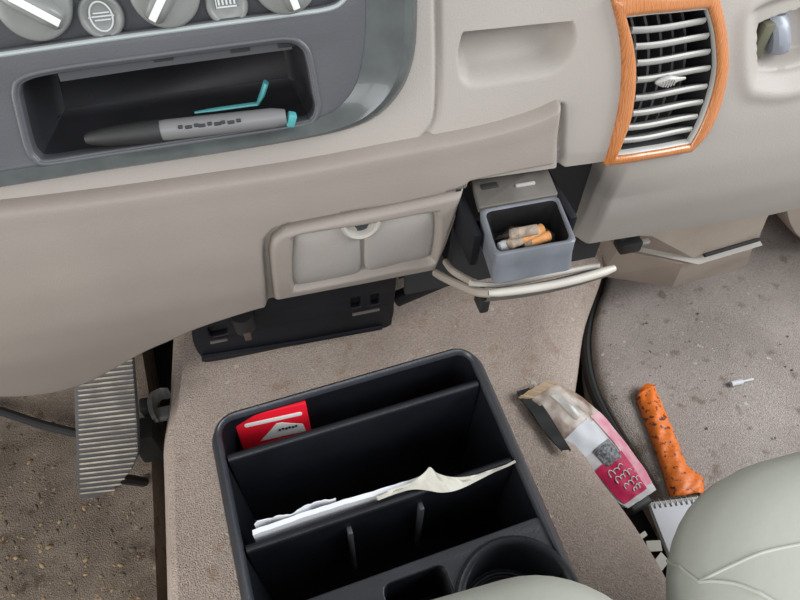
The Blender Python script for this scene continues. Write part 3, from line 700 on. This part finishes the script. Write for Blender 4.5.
A_, B_ = ony(394, 300, .43), ony(444, 279, .43); bm = bmesh.new(); rbox(bm, (A_ + B_) / 2, ((B_ - A_).length, .012, .018), .003, 2, Matrix.Rotation(-math.atan2(B_.z - A_.z, B_.x - A_.x), 3, 'Y')); rbox(bm, ((A_.x + B_.x) / 2, .43, .30), (.05, .01, .10), 0)
link('side_arm', bm, BRKT, br_)

box = thing('module_box', 'taupe plastic box with dark slot under passenger side of the dash', 'box', (.5, .46, .2))
def bx(p, z): return onz(*p, z)
z0, z1, z2 = .12, .19, .25
lo_ = [bx((600, 276), z0), bx((672, 287), z0), bx((746, 267), z0)]; md = [bx((618, 250), z1), bx((683, 264), z1), bx((752, 250), z1)]
m2 = [bx((622, 246), z1 + .004), bx((697, 262), z1 + .004), bx((761, 243), z1 + .004)]; up = [bx((640, 236), z2), bx((652, 236), z2), bx((767, 218), z2)]
def close(L, z): return L + [Vector((L[2].x + .02, .62, z)), Vector((L[0].x - .02, .62, z))]
bm = bmesh.new(); loft(bm, [close(lo_, z0), close(md, z1)], True, True, True); link('lower_case', bm, BEIGEBOX, box, 20)
mz2 = [p + Vector((0, -.004, 0)) for p in m2]
bm = bmesh.new(); loft(bm, [close(mz2, z1), close(mz2, z1 + .006)], True, True, True); link('flange', bm, mat('grey flange', (.48, .45, .42), .4), box, 20)
upt = [p + Vector((.0, .004, .09)) for p in up]
bm = bmesh.new(); loft(bm, [close([p + Vector((0, .006, 0)) for p in m2], z1 + .004), close(up, z2), close(upt, z2 + .09)], True, True, True); link('upper_case', bm, BEIGEBOX, box, 20)
s0, s1 = m2[1].lerp(m2[2], .08), m2[1].lerp(m2[2], .92); bm = bmesh.new(); tube(bm, [s0 + Vector((0, .001, .008)), s1 + Vector((0, .001, .008))], .0025, 6); link('slot', bm, DARK, box)
s0, s1 = m2[1], m2[2]
cn = thing('wire_connector', 'small black wire connector under the dash left of the taupe box', 'connector', onz(630, 244, .25))
c = onz(628, 243, .25); bm = bmesh.new(); rbox(bm, c, (.026, .02, .016), .003); link('plug', bm, RUB, cn)
bm = bmesh.new(); tube(bm, catmull([c + Vector((-.008, 0, 0)), c + Vector((-.012, .012, .04)), c + Vector((-.01, .03, .11))], 6), .004, 8); link('wire', bm, RUB, cn)
bm = bmesh.new(); A_ = onz(640, 243, .25); rbox(bm, A_ + Vector((.004, 0, .001)), (.014, .006, .004), .001); link('clip', bm, SLAT, cn)

# black tube added to deepen the shade in the gap beside the tunnel
gc = [onz(*p, .03) for p in ((603, 275), (596, 296), (588, 325), (586, 355), (594, 392), (613, 428), (637, 465))]
bm = bmesh.new(); tube(bm, catmull(gc, 6), .0075, 10); tag(link('gap_shade_tube', bm, RUB, None), 'black tube added as shade along the gap between tunnel and passenger carpet', 'gap_shade_tube')

# ================================================================== DRIVER SIDE
ped = thing('accelerator_pedal', 'ribbed grey accelerator pedal under left end of the dash', 'pedal', (-.22, .37, .12))
pt0, pt1 = onz(74, 352, .225), onz(132, 352, .225)
pbl, pbm, pbr = onz(79, 500, .09), onz(106, 493, .093), onz(138, 452, .12)
pn = (pt1 - pt0).cross(pbl - pt0).normalized()
if pn.z < 0: pn = -pn
p0 = (pt0 + pbl) / 2
def onp(px, py, h=0): return onplane(px, py, p0 + pn * h, pn)
po = [onp(*q) for q in ((72, 345), (74, 400), (76, 450), (78, 488), (81, 498), (88, 499), (105, 494), (122, 481), (134, 464), (138, 450), (137, 420), (134, 380), (131, 345))]
pc = catmull(po, 6); pu = (pt1 - pt0).normalized(); pv = pn.cross(pu)
c_ = sum(pc, Vector()) / len(pc)
def sc(k, h): return [c_ + (p - c_) * k + pn * h for p in pc]
bm = bmesh.new(); loft(bm, [sc(.98, -.008), sc(1.0, -.002), sc(.985, .0), sc(.94, 0), sc(.5, 0)], True, True, True); link('pedal_pad', bm, PEDAL, ped, 40)
ribs_l = [(75 + 3 * t, 352 + (494 - 352) * t) for t in np.linspace(0, 1, 30)]
for i, (lx, ly) in enumerate(ribs_l):
    rx = float(np.interp(ly - 9, [345, 450, 464, 481, 494], [130, 136, 131, 119, 100])); slope = -.12
    a = onp(lx + 2, ly - .5, .001); b = onp(rx + 2, ly + slope * (rx - lx), .001)
    if (b - a).length < .008: continue
    bm = bmesh.new(); tube(bm, [a, a.lerp(b, .03), a.lerp(b, .97), b], [.0005, .0011, .0011, .0005], 6); link('rib', bm, RIBM, ped)
bm = bmesh.new(); tube(bm, catmull([c_ + pn * -.014 + pv * .03, c_ + Vector((.01, .06, .06)), c_ + Vector((.015, .13, .22))], 5), .006, 8); link('pedal_arm', bm, RUB, ped)
bm = bmesh.new(); tube(bm, catmull([c_ - pn * .012 - pv * .05, c_ - pn * .03 - pv * .055, Vector((c_.x, c_.y + .02, .0))], 4), .006, 8); link('foot_stud', bm, RUB, ped)
mbk = thing('metal_bracket', 'small bent grey metal bracket between the pedal and the tunnel', 'bracket', onz(155, 410, .12))
B0 = onz(157, 408, .12)
bm = bmesh.new()
fl_ = [onz(*p, .12) for p in ((166, 394), (156, 395), (150, 402), (151, 415), (155, 424))]
L = catmull(fl_, 4); loft(bm, [[p + Vector((0, 0, -.012)) for p in L], [p + Vector((0, 0, .010)) for p in L], [p + Vector((.005, .0, .012)) for p in L], [p + Vector((.005, 0, -.012)) for p in L]], False); link('bent_strip', bm, METAL, mbk)
bm = bmesh.new(); c = onz(163, 414, .118); rbox(bm, c, (.020, .016, .008), .002); link('tab', bm, METAL, mbk)
bm = bmesh.new(); c = onz(148, 440, .07); rbox(bm, c, (.026, .03, .06), .004); link('shade_block', bm, RUB, mbk)  # black block added for the dark shade below the metal strip
bm = bmesh.new(); c = onz(157, 425, .05); rbox(bm, (c.x, c.y, .05), (.012, .016, .11), .002); link('stem', bm, RUB, mbk)
bm = bmesh.new(); tube(bm, catmull([onz(*p, .02) for p in ((-60, 394), (0, 411), (40, 424), (76, 433), (110, 440))], 5), .0055, 10); tag(link('throttle_rod', bm, DARK, None), 'thin black rod crossing the driver carpet left of the pedal', 'rod')

# ================================================================== ORGANIZER on the tunnel
ORZ = .34; OB = .1515
org = thing('organizer', 'black plastic organizer with pockets and cup holder standing on the tunnel', 'organizer', (.04, .15, OB))
Rz = Matrix.Rotation(math.radians(4.3), 4, 'Z'); OC = Vector((.040, .15, 0))
def orl(x, y, z): v = Rz @ Vector((x + (.045 * y if x > 0 else 0), y, 0)); return Vector((OC.x + v.x, OC.y + v.y, z))
def oinv(p): v = Rz.inverted() @ Vector((p.x - OC.x, p.y - OC.y, 0)); return v
X0, X1, Y0, Y1 = -.1015, .1060, -.135, .1155
def ol(g, z, r): return [orl(a, b, z) for a, b in rrect(X0 - min(g, .002 + g * .2), Y0 - g, X1 + g, Y1 + min(g, .001), r, 6)]
bm = bmesh.new()
loft(bm, [ol(-.014, OB, .012), ol(-.010, OB + .004, .014), ol(-.003, ORZ - .04, .016), ol(.0072, ORZ - .0265, .024)], True, True)
loft(bm, [ol(-.0052, ORZ - .0045, .011), ol(-.0075, OB + .02, .010)], True, False, True)
link('bin', bm, BLKR, org, 50)
bm = bmesh.new(); loft(bm, [ol(.0072, ORZ - .0265, .024), ol(.0086, ORZ - .025, .024), ol(.0088, ORZ - .022, .024), ol(.005, ORZ - .010, .020), ol(.0, ORZ - .0025, .018), ol(-.0025, ORZ, .016), ol(-.0042, ORZ - .001, .013), ol(-.0054, ORZ - .005, .011)])
link('rim', bm, mat('grey rim with sky sheen', (.028, .031, .038), .34, bump=.2, bscale=500, var=.25, vscale=40), org, 60)  # lighter grey paints the sky's reflection onto the sloping rim
def xr_(y): return X0 + .0085, X1 - .0085
d1 = (oinv(onz(225, 455, .337)).y + oinv(onz(483, 385, .337)).y) / 2 + .001
d2 = (oinv(onz(250, 545, .337)).y + oinv(onz(515, 463, .337)).y) / 2 + .001
d3 = (oinv(onz(305, 597, .335)).y + oinv(onz(530, 527, .335)).y) / 2
for d in (d1, d2):
    bm = bmesh.new(); zt2 = ORZ - .003
    prof = [(-.0022, OB + .016), (-.0034, zt2 - .004), (-.0026, zt2 - .0012), (0, zt2), (.0026, zt2 - .0012), (.0034, zt2 - .004), (.0022, OB + .016)]
    loft(bm, [[orl(x, d + a, z) for a, z in prof] for x in (X0 + .0068, X1 - .0068)], True, True, True); link('divider', bm, BLKR, org, 60)
for px, py in ((358, 560), (431, 538)):
    p = oinv(onz(px, py, .315)); bm = bmesh.new(); c = orl(p.x, d2 - .006, .28); rbox(bm, c, (.0035, .006, .085), .001, 2, Rz); link('partition_rib', bm, mat('grey rib', (.05, .052, .06), .4), org)
# deck with bin and cup holes
cupc = (.0655, d3 - .0455); cr_ = .0375
deck_o = rrect(X0 + .006, Y0 + .006, X1 - .004, d3, .006, 4)
cup = [(cupc[0] + cr_ * math.cos(a), cupc[1] + cr_ * math.sin(a)) for a in np.linspace(0, 2 * math.pi, 48, endpoint=False)]
sb0 = oinv(onz(380, 587, .335)); sb1 = oinv(onz(447, 572, .335))
smallb = rrect(sb0.x, d3 - .062, sb1.x + .001, max(sb0.y, sb1.y) + .001, .007, 5)
MD = Matrix.Translation((OC.x, OC.y, ORZ - .003)) @ Rz
bm = bm_from(plate([deck_o, cup, smallb], .005, .0012), MD); link('deck', bm, DECK, org, 40)
bm = bmesh.new(); rbox(bm, (0, 0, 0), (X1 - X0 - .022, .003, .15), 0, 1, None); bmesh.ops.transform(bm, matrix=MD @ Matrix.Translation((0, d3 - .002, -.08)), verts=bm.verts); link('deck_wall', bm, BLK, org)
bm = bmesh.new(); L = lambda k, z: [orl(cupc[0] + (a - cupc[0]) * k, cupc[1] + (b - cupc[1]) * k, z) for a, b in cup]
loft(bm, [L(1.13, ORZ - .0035), L(1.12, ORZ - .001), L(1.06, ORZ + .001), L(1.0, ORZ - .0005), L(.97, ORZ - .004), L(.93, ORZ - .055)], True, False, False); ch = link('cup_holder', bm, DECK, org, 60)
bm = bmesh.new(); loft(bm, [L(.95, ORZ - .054), L(.02, ORZ - .055)], True, False, True); link('holder_floor', bm, BLKR, ch)
for k in (.86, .74, .62, .48):
    bm = bmesh.new(); pts = L(k, ORZ - .053); tube(bm, pts + pts[:1], .0016, 8, False); link('ring', bm, DECK, ch)
bm = bmesh.new(); loft(bm, [[orl(a, b, z) for a, b in offset2(smallb, g)] for g, z in ((.001, ORZ - .004), (-.001, ORZ - .006), (-.003, ORZ - .07))], True, False, True); link('small_well', bm, BLK, org, 50)

# cigarette pack in the first pocket
pc0, pc1 = onz(233, 419.5, .333), onz(306, 403.5, .333)
pd = (pc1 - pc0); pd.z = 0; pw = pd.length; pd.normalize(); pn_ = Vector((pd.y, -pd.x, 0))   # towards the seat
pack = thing('cigarette_pack', 'red cigarette pack with white peak standing in the first organizer pocket', 'cigarette pack', (pc0 + pc1) / 2 + Vector((0, 0, -.085)))
tl = math.radians(9)
upv = (Vector((0, 0, 1)) * math.cos(tl) - pn_ * -1 * -math.sin(tl) * 1)         # leans back against the rear wall
upv = Vector((0, 0, math.cos(tl))) - pn_ * math.sin(tl); fn = pd.cross(upv).normalized()
if fn.dot(pn_) < 0: fn = -fn
PT = (pc0 + pc1) / 2
def pkt(u, v, h): return PT + pd * u + upv * v + fn * h                            # v measured down from the top edge (negative)
MP = Matrix((pd, upv, fn)).transposed().to_4x4(); MP.translation = PT
bm = bmesh.new(); rbox(bm, (0, -.0435, -.0025), (pw, .087, .005), .0008, 2); bmesh.ops.transform(bm, matrix=MP, verts=bm.verts); link('carton', bm, RED, pack)
def decal(outl, name, m, h=.0002, par=pack, MM=MP):
    bm = bm_from(plate([outl], .0004, .0001), MM @ Matrix.Translation((0, 0, h + .0001))); return link(name, bm, m, par)
decal(rrect(-pw * .38, -.0128, pw * .42, -.0086, .002), 'white_stripe', WHITE)
decal([(-.0125, -.034), (.0025, -.0165), (.0065, -.0165), (.0225, -.0245), (.0235, -.034)], 'white_peak', WHITE)
bm = bmesh.new()
for k in range(6): rbox(bm, (.004 + .0026 * k, -.0248 + .0006 * (k % 2), .0006), (.0016, .0026, .0004), .0001, 1)
bmesh.ops.transform(bm, matrix=MP, verts=bm.verts); link('lettering', bm, RUB, pack)

# papers in the second pocket
dA, dB = onz(256, 541, .338), onz(428, 492, .338)
def strip(bm, pts, hgt, thick, wob):
    n = len(pts); rows = [[], [], [], []]
    for i, p in enumerate(pts):
        p = Vector(p); z = p.z + wob * math.sin(1.7 * i) * math.sin(.6 * i + 1); yy = thick
        rows[0].append(Vector((p.x, p.y, z - hgt))); rows[1].append(Vector((p.x, p.y + wob, z))); rows[2].append(Vector((p.x, p.y + thick, z + wob * .5))); rows[3].append(Vector((p.x, p.y + thick + .002, z - hgt)))
    grid(bm, rows)
bm = bmesh.new(); A_ = orl(X0 + .013, d2 + .0055, .3385); B_ = dB.copy(); B_.z = .3395; B_.y = max(B_.y, orl(oinv(dB).x, d2 + .005, 0).y)
strip(bm, [A_.lerp(B_, t) + Vector((0, .0008 * math.sin(5 * t), 0)) for t in np.linspace(0, 1, 24)], .10, .0042, .0008)
extrude_border(bm, (0, .0004, 0)); tag(link('folded_paper', bm, PAPER, None), 'white folded paper standing along the second divider of the organizer', 'paper')
bm = bmesh.new(); A2 = A_ + Vector((.002, .0055, .0005)); B2 = A_.lerp(B_, .48) + Vector((0, .0065, 0))
strip(bm, [A2.lerp(B2, t) + Vector((0, .0012 * math.sin(11 * t), .0012 * math.sin(23 * t))) for t in np.linspace(0, 1, 24)], .09, .0022, .0016)
tag(link('torn_paper', bm, PAPER, None), 'shorter white paper with ragged top edge behind the folded paper', 'paper')
# off white tissue draped on the divider
topl = [(376, 497), (392, 489), (410, 483), (424, 473), (430, 467), (437, 473), (452, 477), (470, 476), (490, 470), (505, 465), (515, 460)]
botl = [(378, 500), (394, 494), (412, 489), (428, 490), (440, 492), (452, 491), (464, 487), (478, 480), (494, 472), (508, 466), (516, 462)]
bm = bmesh.new(); rows = [[], [], [], [], []]
for i, (a, b) in enumerate(zip(catmull([(x, y, 0) for x, y in topl], 4), catmull([(x, y, 0) for x, y in botl], 4))):
    p = onz(a.x, a.y, .343 + .004 * math.exp(-((a.x - 430) / 14) ** 2)); q = onz(b.x, b.y, .3405)
    rows[0].append(p + Vector((0, .004, -.03))); rows[1].append(p); rows[2].append(p.lerp(q, .35) + Vector((0, 0, .0022 * math.sin(i * .9)))); rows[3].append(p.lerp(q, .7) + Vector((0, 0, -.0012 * math.sin(i * .9)))); rows[4].append(q + Vector((0, 0, -.001)))
grid(bm, rows); tag(link('tissue', bm, TISS, None), 'crumpled off-white tissue at the right end of the white papers', 'tissue')

# ================================================================== LITTER beside the tunnel
def in_gap(px, py, z): return onz(px, py, z)
bag = thing('snack_bag', 'torn pink and white snack bag with brown open end beside the tunnel', 'snack bag', onz(590, 445, .10))
tl_ = [(530, 401), (548, 424), (566, 447), (584, 467), (602, 486), (618, 503), (628, 508)]; tr_ = [(560, 384), (582, 398), (602, 416), (621, 438), (638, 461), (650, 480), (656, 490)]
zl = [.155, .148, .135, .118, .098, .085, .075]; zr = [.160, .150, .132, .112, .092, .078, .070]
tlc = catmull([onz(*p, z) for p, z in zip(tl_, zl)], 5); trc = catmull([onz(*p, z) for p, z in zip(tr_, zr)], 5)
NB = len(tlc); NW = 13
def bag_pt(i, s_, side):
    a, b = tlc[i], trc[i]; t = i / (NB - 1); puff = .011 * math.sin(math.pi * min(1, t * .9 + .1)) * math.sin(math.pi * s_) ** .7
    cr = .0012 * math.sin(17 * s_ + 9 * t) * math.sin(23 * t)
    return a.lerp(b, s_) + Vector((0, 0, (puff + cr) * side + .001 * side))
def bag_part(name, t0, t1, s0, s1, m, lift=.0, both=False):
    i0, i1 = round(t0 * (NB - 1)), round(t1 * (NB - 1)); bm = bmesh.new()
    rows = [[bag_pt(i, s0 + (s1 - s0) * k / (NW - 1), 1) + Vector((0, 0, lift)) for k in range(NW)] for i in range(i0, i1 + 1)]
    grid(bm, rows)
    if both:
        grid(bm, [[bag_pt(i, k / (NW - 1), -1) for k in range(NW)] for i in range(i0, i1 + 1)])
    return link(name, bm, m, bag, 60)
bag_part('bag_film', 0, 1, 0, 1, mat('white bag film', (.55, .525, .53), .3, var=.1, vscale=40), 0, True)
o = bag_part('brown_end', .0, .34, 0, 1, mat('brown bag film', (.20, .13, .09), .35, var=.55, vscale=50, col2=(.55, .48, .42)), .0006); o['label'] = 'brown torn open end'
bag_part('clear_window', .05, .27, .42, .66, mat('pale bag film', (.50, .46, .42), .25, var=.3, vscale=70), .0011)
bag_part('white_band', .30, .46, 0, .62, PAPER, .0012)
o = bag_part('pink_side', .30, .86, .70, 1, mat('pink bag film', (.62, .19, .27), .3, var=.25, vscale=60, col2=(.64, .42, .45)), .0011); o['label'] = 'pink side of the bag'
o = bag_part('red_panel', .56, .90, .04, .74, mat('crimson bag film', (.50, .026, .09), .3, var=.2, vscale=50), .0012)
o = bag_part('black_emblem', .45, .59, .26, .66, mat('black print', (.03, .03, .035), .4, var=.5, vscale=300, col2=(.25, .25, .26)), .0016)
bm = bmesh.new()
for k, (t, s0, s1, n_) in enumerate(((.645, .16, .50, 3), (.70, .20, .62, 4), (.765, .26, .70, 4), (.825, .40, .66, 3))):
    pts = []
    for j in range(16 * n_ + 1):
        u_ = j / (16 * n_); a = u_ * n_ * 2 * math.pi; ti = t + .017 * math.sin(a) * (1 + .4 * math.sin(a * .37 + k)); i = ti * (NB - 1); i_ = int(i)
        s_ = s0 + (s1 - s0) * u_ + .028 * math.cos(a)
        pts.append(bag_pt(i_, s_, 1).lerp(bag_pt(min(i_ + 1, NB - 1), s_, 1), i - i_) + Vector((0, 0, .0022)))
    tube(bm, pts, .00055, 5)
link('script_lettering', bm, WHITE, bag)
bm = bmesh.new(); rows = []
for k in range(NW):
    p = bag_pt(0, k / (NW - 1), 1); q = bag_pt(0, k / (NW - 1), -1); rows.append([p, p + Vector((-.012, .006, .001 + .002 * math.sin(k * 2.1))), q + Vector((-.010, .006, 0)), q])
grid(bm, rows); link('torn_mouth', bm, mat('tan inside of bag', (.42, .30, .19), .5), bag)
# black strip standing in for the shadow along the bag's left side
bm = bmesh.new(); A_ = [onz(*p, .153) for p in ((517, 393), (530, 412), (548, 437), (562, 452))]; B_ = [onz(*p, .153) for p in ((528, 390), (545, 412), (560, 436), (570, 452))]
loft(bm, [[p + Vector((0, 0, .000)) for p in catmull(A_, 5)], [p + Vector((-.001, 0, .004 + .001 * math.sin(i * 1.3))) for i, p in enumerate(catmull(A_, 5))], [p + Vector((0, 0, .005)) for p in catmull(B_, 5)], [p for p in catmull(B_, 5)]], False)
tag(link('bag_shadow', bm, RUB, None), 'black strip painted as shadow along left side of the pink snack bag', 'wrapper')
# orange wrapper
orm = mat('orange wrapper', (.74, .17, .018), .45, bump=.6, bscale=120, var=1, vscale=170, col2=(.11, .025, .02), ramp=(.36, .44))
zo = .052
ow_l = [(637, 397), (643, 414), (650, 433), (657, 452), (664, 472), (671, 495), (673, 498)]; ow_r = [(655, 386), (663, 406), (671, 426), (680, 447), (688, 466), (702, 478), (704, 494)]
bm = bmesh.new(); Lc = catmull([onz(*p, zo) for p in ow_l], 5); Rc = catmull([onz(*p, zo) for p in ow_r], 5); rows = []
for i, (a, b) in enumerate(zip(Lc, Rc)):
    row = [a + Vector((0, 0, -.004))]
    for k in range(9):
        s_ = k / 8; row.append(a.lerp(b, s_) + Vector((0, 0, .007 * max(0, math.sin(math.pi * s_)) ** .5 + .0022 * math.sin(9 * s_ + i * 1.1) * math.sin(i * .7))))
    row.append(b + Vector((0, 0, -.004))); rows.append(row)
grid(bm, rows); ow = thing('candy_wrapper', 'crumpled orange wrapper with dark flecks on the passenger carpet', 'wrapper', onz(668, 440, .046)); link('wrapper_body', bm, orm, ow, 60)
bm = bmesh.new(); q = [onz(*p, zo + .004) for p in ((637, 397), (641, 388), (646, 383), (651, 384), (655, 386))]; qq = [onz(*p, zo - .002) for p in ((637, 397), (643, 398), (648, 396), (652, 392), (655, 386))]
grid(bm, [q, [a.lerp(b, .5) + Vector((0, 0, .006)) for a, b in zip(q, qq)], qq]); link('twisted_tip', bm, orm, ow)
# notepad
np_ = [onz(*p, .056) for p in ((649, 503), (698, 497))]; nd = np_[1] - np_[0]; nw = nd.length; nd.normalize(); nb_ = onz(668, 560, .056) - np_[0]; nv = Vector((nd.y, -nd.x, 0)); nv = (nv + nd * .02).normalized()
nt_ = thing('notepad', 'small white spiral notepad on the carpet against the passenger seat', 'notepad', np_[0].lerp(np_[1], .5))
MN = Matrix((nd, -nv, Vector((0, 0, 1)))).transposed().to_4x4(); MN.translation = np_[0]
bm = bmesh.new(); rbox(bm, (nw / 2, -.045, -.001), (nw, .086, .005), .0008, 2); bmesh.ops.transform(bm, matrix=MN, verts=bm.verts); link('page_block', bm, PAPER, nt_)
bm = bmesh.new(); rbox(bm, (nw / 2, -.043, -.0045), (nw + .001, .09, .0015), .0004, 1); bmesh.ops.transform(bm, matrix=MN, verts=bm.verts); link('back_cover', bm, TISS, nt_)
for k in range(9):
    u_ = .004 + (nw - .008) * k / 8; bm = bmesh.new(); pts = [Vector((u_ + .0008 * math.sin(a), -.001 + .0045 * math.cos(a), -.0005 + .0045 * math.sin(a))) for a in np.linspace(0, 2 * math.pi, 15)]
    tube(bm, pts, .0007, 6, False); bmesh.ops.transform(bm, matrix=MN, verts=bm.verts); link('spiral_coil', bm, METAL, nt_)
    bm = bmesh.new(); rbox(bm, (u_, -.0062, .0016), (.0026, .0026, .0005), .0002, 1); bmesh.ops.transform(bm, matrix=MN, verts=bm.verts); link('punched_hole', bm, SLATED, nt_)
# black item and white scraps in the gap
bm = bmesh.new(); c = onz(637, 503, .062); rbox(bm, c, (.030, .016, .016), .004, 3, Matrix.Rotation(.2, 3, 'Z')); tag(link('black_cap', bm, RUB, None), 'small black plastic cap at lower end of the pink snack bag', 'cap')
for i, (px, py, z, sx, sy, rz, lb) in enumerate(((642, 536, .10, .012, .005, .3, 'white paper scrap in the gap beside the notepad'), (654, 546, .075, .016, .011, -.2, 'pale paper scrap below the notepad corner'), (661, 562, .09, .016, .012, .5, 'grey white paper scrap at the tunnel edge by the seat'))):
    bm = bmesh.new(); c = onz(px, py, z); rbox(bm, c, (sx, sy, .0012), .0004, 1, (Matrix.Rotation(rz, 3, 'Z') @ Matrix.Rotation(.3, 3, 'X'))); tag(link('paper_scrap', bm, TISS, None), lb, 'scrap', 'paper scraps in the gap')
# white cigarette end on the carpet
bm = bmesh.new(); a, b = onz(731, 384, .0495), onz(753, 379, .0495); cs = thing('paper_stub', 'small white rolled paper stub alone on the passenger carpet', 'stub', a)
tube(bm, [a, a.lerp(b, .5)], .0036, 10); link('stub_body', bm, PAPER, cs); bm = bmesh.new(); tube(bm, [a.lerp(b, .48), b], .0016, 8); link('stub_tail', bm, PAPER, cs)

# crumbs and grit
def crumbs(name, n, xf, m, zf, lab, smin, smax, skip=None):
    bm = bmesh.new(); k = 0
    while k < n:
        px, py = xf()
        if skip and skip(px, py): continue
        p = onz(px, py, 0); z = zf(p); p = onz(px, py, z); s_ = smin + (smax - smin) * rng.rand() ** 2; t_ = bmesh.new()
        bmesh.ops.create_icosphere(t_, subdivisions=1, radius=s_)
        a = rng.rand(3) * .6 + .5; R_ = Matrix.Rotation(rng.rand() * 6.28, 3, 'Z')
        for v in t_.verts: v.co = R_ @ Vector((v.co.x * a[0] * 1.6, v.co.y * a[1], v.co.z * a[2] * .5)) + p + Vector((0, 0, s_ * .3))
        merge(bm, t_); k += 1
    o = link(name, bm, m, None, 80); tag(o, lab, 'crumbs'); o['kind'] = 'stuff'; return o
sd = lambda px, py: (60 < px < 142 and py < 500)
crumbs('leaf_crumbs', 150, lambda: (rng.rand() ** 1.0 * 150 - 5, 600 - 145 * rng.rand() ** 1.4), mat('tan crumbs', (.32, .22, .12), .9, var=.5, vscale=60), lambda p: .003, 'tan crumbs and leaf bits scattered on the driver carpet', .0008, .0034, sd)
crumbs('dirt_bits', 130, lambda: (rng.rand() * 152 - 5, 600 - 180 * rng.rand()), mat('dark dirt', (.10, .078, .058), .95), lambda p: .003, 'dark dirt bits scattered on the driver carpet', .001, .0036, sd)
crumbs('grit', 70, lambda: (610 + rng.rand() * 190, 300 + 190 * rng.rand()), mat('dark grit', (.15, .12, .10), .95), lambda p: .047, 'dark grit scattered on the passenger carpet', .0006, .0022)

# ================================================================== SEATS
def cushion(x0, x1, y0, y1, r, zlo, ztop, sh=.06):
    bm = bmesh.new(); loops = []
    prof = [(.055, zlo - .004), (.03, zlo), (.010, zlo + .012), (.0, zlo + .034), (.002, zlo + .05), (.012, ztop - .026), (.03, ztop - .013), (.06, ztop - .005), (.10, ztop - .001), (.14, ztop)]
    for g, z in prof:
        g = min(g, (x1 - x0) / 2 - .004); rr = max(r - g * .7, .015)
        loops.append([Vector((a, b, z)) for a, b in rrect(x0 + g, y0 + g, x1 - g, y1 - g, min(rr, (x1 - x0) / 2 - g - .001), 12)])
    loft(bm, loops, True, True, True); return bm
def drape(bvh, pts, lift=.0):
    out = []
    for p in pts:
        h = bvh.ray_cast(Vector((p[0], p[1], 1.0)), Vector((0, 0, -1)))
        if h[0]: out.append(h[0] + Vector((0, 0, lift)))
    return out
def seat(name, lab, x0, x1, y1, r, seams, zlo=.345, ztop=.435):
    s_ = thing(name, lab, 'seat', ((x0 + x1) / 2, -.2, .0))
    bm = cushion(x0, x1, -.40, y1, r, zlo, ztop); bvh = BVHTree.FromBMesh(bm); link('cushion', bm, LEATH, s_, 80)
    for sm_ in seams:
        q = [onz(px, py, ztop - .01) for px, py in sm_]; P = drape(bvh, resample([(v.x, v.y, 0) for v in catmull(q, 6)], 40))
        bm = bmesh.new(); tube(bm, P, .0010, 8); link('seam', bm, SEAM, s_)
    bm = bmesh.new(); rbox(bm, ((x0 + x1) / 2, -.24, .17), (x1 - x0 - .06, .36, .36), .02, 3); link('seat_base', bm, RUB, s_)
    return s_
seat('passenger_seat', 'pale green leather passenger seat cushion at lower right', .172, .72, .108, .10, [((700, 505), (696, 528), (700, 550), (714, 571)), ((714, 571), (740, 560), (765, 551), (800, 545), (850, 540)), ((714, 571), (740, 578), (760, 590), (790, 612))])
seat('centre_seat', 'pale green leather centre seat cushion at the bottom edge', -.12, .165, .083, .075, [])
